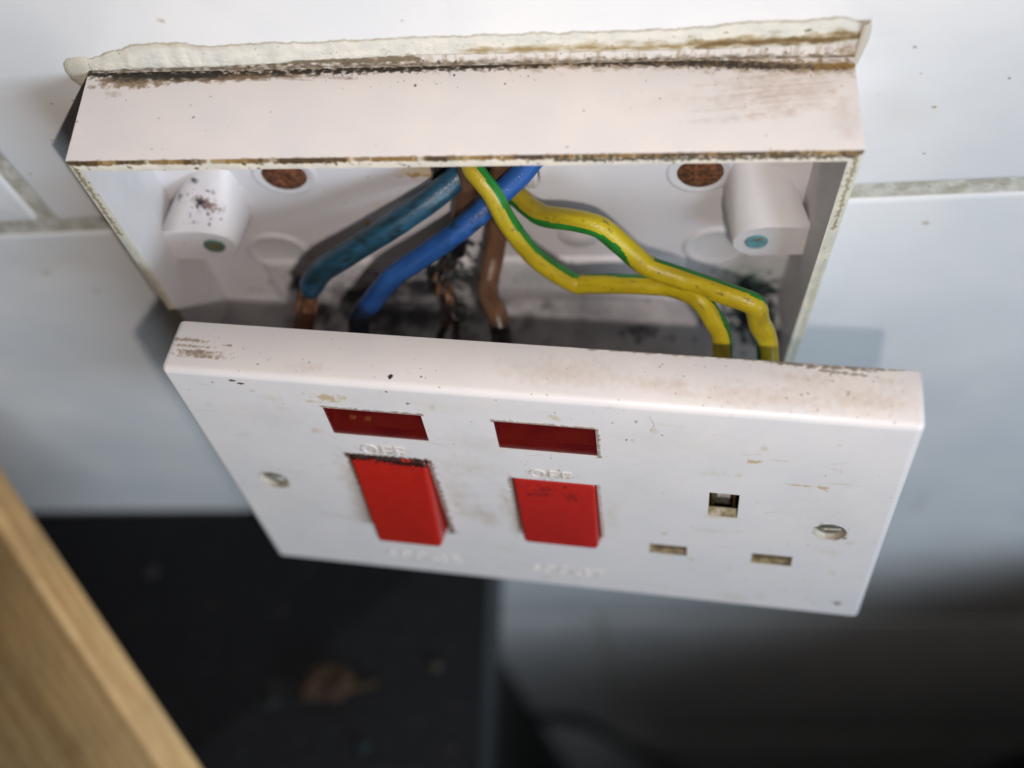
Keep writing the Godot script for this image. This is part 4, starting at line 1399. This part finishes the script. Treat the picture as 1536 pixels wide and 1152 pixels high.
	for k in 40:
		var c0 := V(-11.5, -56.6, 6.0) + V(rng.randf_range(-1, 1) * rng.randf() * 9.0, rng.randf_range(-3.0, 3.0), rng.randf_range(-3.0, 2.4))
		var pick := rng.randf()
		lump(st, c0 - org, V(rng.randf_range(0.25, 0.9), rng.randf_range(0.25, 0.7), rng.randf_range(0.25, 0.7)), 1.0, k * 2.9, 6, 8, func(_p): return lin.call(0.03, 0.095, 0.08) if pick > 0.78 else lin.call(0.014, 0.02, 0.02))
	var soot := part("verdigris_crust", done(st), M.charred, a[0], "sooty crust with green verdigris")
	soot.set_meta("kind", "stuff")

	# the whole brown wire
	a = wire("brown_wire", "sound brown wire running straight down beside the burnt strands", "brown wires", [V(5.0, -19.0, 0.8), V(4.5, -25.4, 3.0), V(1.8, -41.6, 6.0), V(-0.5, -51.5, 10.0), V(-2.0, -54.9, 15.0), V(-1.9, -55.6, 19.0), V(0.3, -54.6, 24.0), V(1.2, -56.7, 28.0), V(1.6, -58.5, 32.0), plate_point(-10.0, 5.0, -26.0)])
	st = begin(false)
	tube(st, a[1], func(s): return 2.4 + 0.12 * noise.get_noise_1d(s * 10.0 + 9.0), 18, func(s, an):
		var n := noise.get_noise_3d(s * 8.0 + 2.0, cos(an), sin(an))
		var col: Color = lin.call(0.095, 0.047, 0.027).lerp(lin.call(0.18, 0.09, 0.048), clampf(0.5 + n + 0.3 * smoothstep(0.5, 0.7, s), 0, 1))
		return col.lerp(lin.call(0.012, 0.009, 0.008), 0.9 * smoothstep(0.71, 0.77, s + 0.02 * n)))  # lower end darkened for char and for shadow from the plate
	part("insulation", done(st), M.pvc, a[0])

	# two earth wires
	var earths := [
		["yellow and green striped wire, the front one that kinks low before the plate", [V(-2.4, -21.6, 1.0), V(-1.9, -21.4, 4.0), V(-0.6, -21.0, 9.0), V(3.0, -24.1, 13.0), V(5.4, -32.5, 15.0), V(9.7, -42.0, 17.0), V(14.5, -46.8, 18.8), V(18.6, -49.6, 20.0), V(21.5, -48.8, 20.6), V(28.3, -46.9, 22.0), V(38.2, -45.2, 24.0), V(43.2, -43.6, 27.0), V(45.4, -43.6, 29.0), V(47.5, -46.8, 31.0), V(49.7, -52.4, 33.5), plate_point(38.0, 5.0, -26.0)], 2.2, [[0.0, V(0.8, 0.3, 0.3)], [0.5, V(0.85, 0.55, -0.3)], [0.56, V(0.3, 0.8, -0.6)], [0.74, V(0.1, 0.8, -0.6)], [0.80, V(0.9, 0.4, 0.0)], [1.0, V(1.0, 0.3, 0.0)]]],
		["yellow and green striped wire, the rear one emerging under the bright blue wire", [V(2.5, -32.5, 0.8), V(3.8, -33.5, 3.0), V(6.5, -35.2, 6.0), V(12.2, -34.2, 12.0), V(19.4, -30.8, 16.0), V(24.9, -30.9, 18.0), V(29.5, -35.2, 20.0), V(34.1, -39.8, 22.0), V(42.4, -41.3, 25.0), V(50.6, -40.9, 29.0), V(54.9, -41.2, 30.8), V(56.3, -42.6, 31.4), V(57.3, -48.0, 32.0), V(59.3, -55.0, 33.5), plate_point(48.0, 5.0, -26.0)], 2.35, [[0.0, V(-0.6, 0.0, 0.85)], [0.26, V(-0.4, -0.1, 0.95)], [0.36, V(0.0, -0.25, 1.0)], [0.44, V(-0.6, -0.6, 0.4)], [0.47, V(0.66, 0.67, -0.5)], [0.74, V(0.5, 0.7, -0.5)], [0.80, V(-0.9, 0.2, 0.1)], [1.0, V(-0.9, 0.1, 0.3)]]]]
	for q in earths:
		a = wire("earth_wire", q[0], "yellow and green earth wires", q[1])
		st = begin(false)
		var st2 := begin(false)
		var knots: Array = q[3]
		var where := func(s: float) -> Vector3:
			for i in knots.size() - 1:
				if s <= knots[i + 1][0]:
					return knots[i][1].lerp(knots[i + 1][1], smoothstep(knots[i][0], knots[i + 1][0], s))
			return knots[-1][1]
		var rad: float = q[2]
		var yellow := func(s: float, an: float) -> Color:
			var n := noise.get_noise_3d(s * 10.0 + rad * 9.0, cos(an), sin(an))
			var col: Color = lin.call(0.40, 0.29, 0.008).lerp(lin.call(0.54, 0.42, 0.013), clampf(0.5 + n, 0, 1))
			if noise.get_noise_3d(s * 30.0, cos(an) * 2.0 + rad, sin(an) * 2.0) > 0.46:
				col = col.lerp(lin.call(0.16, 0.11, 0.03), 0.7)
			return col.lerp(lin.call(0.34, 0.24, 0.03), 0.45 * (1.0 - smoothstep(0.12, 0.34, s)))
		var green := func(s: float, an: float) -> Color: return lin.call(0.012, 0.13, 0.016).lerp(lin.call(0.022, 0.21, 0.03), clampf(0.5 + noise.get_noise_2d(s * 12.0, an), 0, 1))
		# yellow and green share one skin: the stripe is the second surface
		var pts := curve_points(q[1].map(func(p): return p - q[1][0]), 26)
		var mesh := ArrayMesh.new()
		tube(st, pts, func(s): return rad + 0.08 * noise.get_noise_1d(s * 12.0 + rad), 48, yellow, st2, where)
		mesh = done(st, mesh)
		part("insulation", mesh, M.pvc, a[0])
		st = begin(false)
		var empty := begin(false)
		tube(empty, pts, func(s): return rad + 0.08 * noise.get_noise_1d(s * 12.0 + rad), 48, green, st, where)
		part("green_stripe", done(st), M.pvc, a[0])


# ------------------------------------------------------------------ things round about
func build_small_things() -> void:
	# the plank leaning at the lower left
	var A := V(-128.58, -145.12, 69.59)
	var u := V(-0.5366, 0.4323, -0.7247).normalized()
	var tow := (V(36.8, 162.5, 148.2) - A)
	tow = (tow - u * tow.dot(u)).normalized()
	var s := u.cross(tow)
	var ca := cos(deg_to_rad(30))
	var sa := sin(deg_to_rad(30))
	var n1 := tow * ca + s * sa
	var n2 := tow * sa - s * ca
	var basis := Basis(u, n2, u.cross(n2)).orthonormalized()
	var c := Canvas.new(200, 120, 7, noise)
	c.ground(srgb(216, 176, 120), 0.10, 0.03, 0.02)
	for q in 190:
		var y := rng.randf_range(0, 120)
		var wav := rng.randf_range(-3, 3)
		var tone := rng.randf()
		c.stroke([Vector2(0, y), Vector2(70, y + wav), Vector2(140, y - wav), Vector2(200, y + wav)], rng.randf_range(0.3, 2.0), srgb(150, 104, 58) if tone < 0.6 else srgb(222, 186, 134), 0.20, 0.06, 0.8, 1.0)
	c.specks(120, 0, 0, 200, 120, 0.1, 0.9, srgb(100, 66, 38), 0.5, rng)
	c.blotch(70, 40, 30, 12, srgb(120, 80, 46), 0.4, 0.05, 1.0, 1.0)
	var m := painted(c, 0.55, M.n_grain, 0.15, true)
	var t := thing("wooden_plank", "pale brown wooden plank leaning against the tiles over the black worktop", "plank", A, basis)
	# local axes: x along the plank, y out of the wide face, z across the narrow edge
	var st := begin(false)
	var za := (n1.dot(basis.z))
	var rings := []
	var thick := 11.0
	var width := 90.0
	# corner A lies on the narrow edge's far side; the narrow edge runs along +n2, the wide face along -n1
	for x in [-96.0, 84.0]:
		var ring := PackedVector3Array()
		var sgn := signf(za)
		for p in round_rect(0, thick, -width, 0, 1.6, 0, 4):
			ring.append(V(x, p.x, p.y * sgn))
		rings.append(ring)
	var uvw := func(p: Vector3) -> Vector2: return Vector2((p.x + 100.0) / 200.0, (absf(p.z) + (thick - p.y)) / 120.0)
	if za < 0:
		for i in 2:
			rings[i].reverse()
	loft(st, rings, true, true, uvw)
	part("board", done(st), m, t)

	# crumbs on the worktop
	var brown := func(p: Vector3) -> Color:
		var n := noise.get_noise_3d(p.x * 0.25, p.y * 0.4, p.z * 0.25)
		return Color(0.012, 0.007, 0.004).lerp(Color(0.085, 0.042, 0.018), clampf(0.5 + n * 1.3, 0, 1))
	t = thing("burnt_crust", "brown burnt crust of food lying on the black worktop", "crumb", V(-88.0, -248.7, 70.0))
	st = begin(false)
	lump(st, V(-1, 2.8, 0), V(9.0, 3.8, 6.0), 1.0, 4.0, 14, 22, brown)
	lump(st, V(5.5, 3.6, -1.5), V(4.2, 3.0, 4.0), 1.0, 9.0, 10, 16, brown)
	part("crust", done(st), M.crumb, t)
	st = begin(false)
	tube(st, curve_points([V(4, 2.5, 2.5), V(9, 2.4, 1.0), V(14.5, 2.0, 0.0), V(18, 1.2, -1.5)], 6), func(q): return 1.7 - 0.8 * q, 9, func(_s, _a): return Color(0.05, 0.03, 0.015))
	part("crust_tail", done(st), M.crumb, t)
	for q in [[V(-48.1, -248.7, 62.3), 1.6, Color(0.06, 0.052, 0.036), "small pale crumb near the right edge of the black worktop"], [V(-73.1, -248.7, 91.3), 2.0, Color(0.012, 0.028, 0.03), "greenish crumb on the worktop in front of the burnt crust"], [V(-108.9, -248.7, 76.5), 1.7, Color(0.028, 0.032, 0.025), "grey-green crumb left of the burnt crust"], [V(-165.2, -248.7, 26.9), 2.1, Color(0.026, 0.021, 0.022), "dull pinkish crumb at the back of the worktop near the plank"], [V(-34.5, -248.7, 22.0), 1.5, Color(0.22, 0.13, 0.06), "tan crumb at the back corner of the worktop under the plate"]]:
		var o := thing("crumb", q[3], "crumb", q[0], Basis(), "crumbs on the worktop")
		st = begin(false)
		var col: Color = q[2]
		lump(st, V(0, q[1] * 0.55, 0), V(q[1] * 1.3, q[1] * 0.7, q[1]), 1.1, q[1] * 10, 8, 12, func(_p): return col)
		part("morsel", done(st), M.crumb, o)
	# cable low in the gap
	t = thing("cable", "black cable drooping across the wall in the dark gap", "cable", V(-35, -705, 6))
	st = begin(false)
	tube(st, curve_points([V(-90, 8, 0), V(-40, 12, 0), V(0, 0, 0), V(20, -60, 0), V(35, -127, 0), V(68, -246, 2), V(95, -442, 12)], 10), func(_s): return 3.2, 10)
	part("sheath", done(st), M.cable, t)
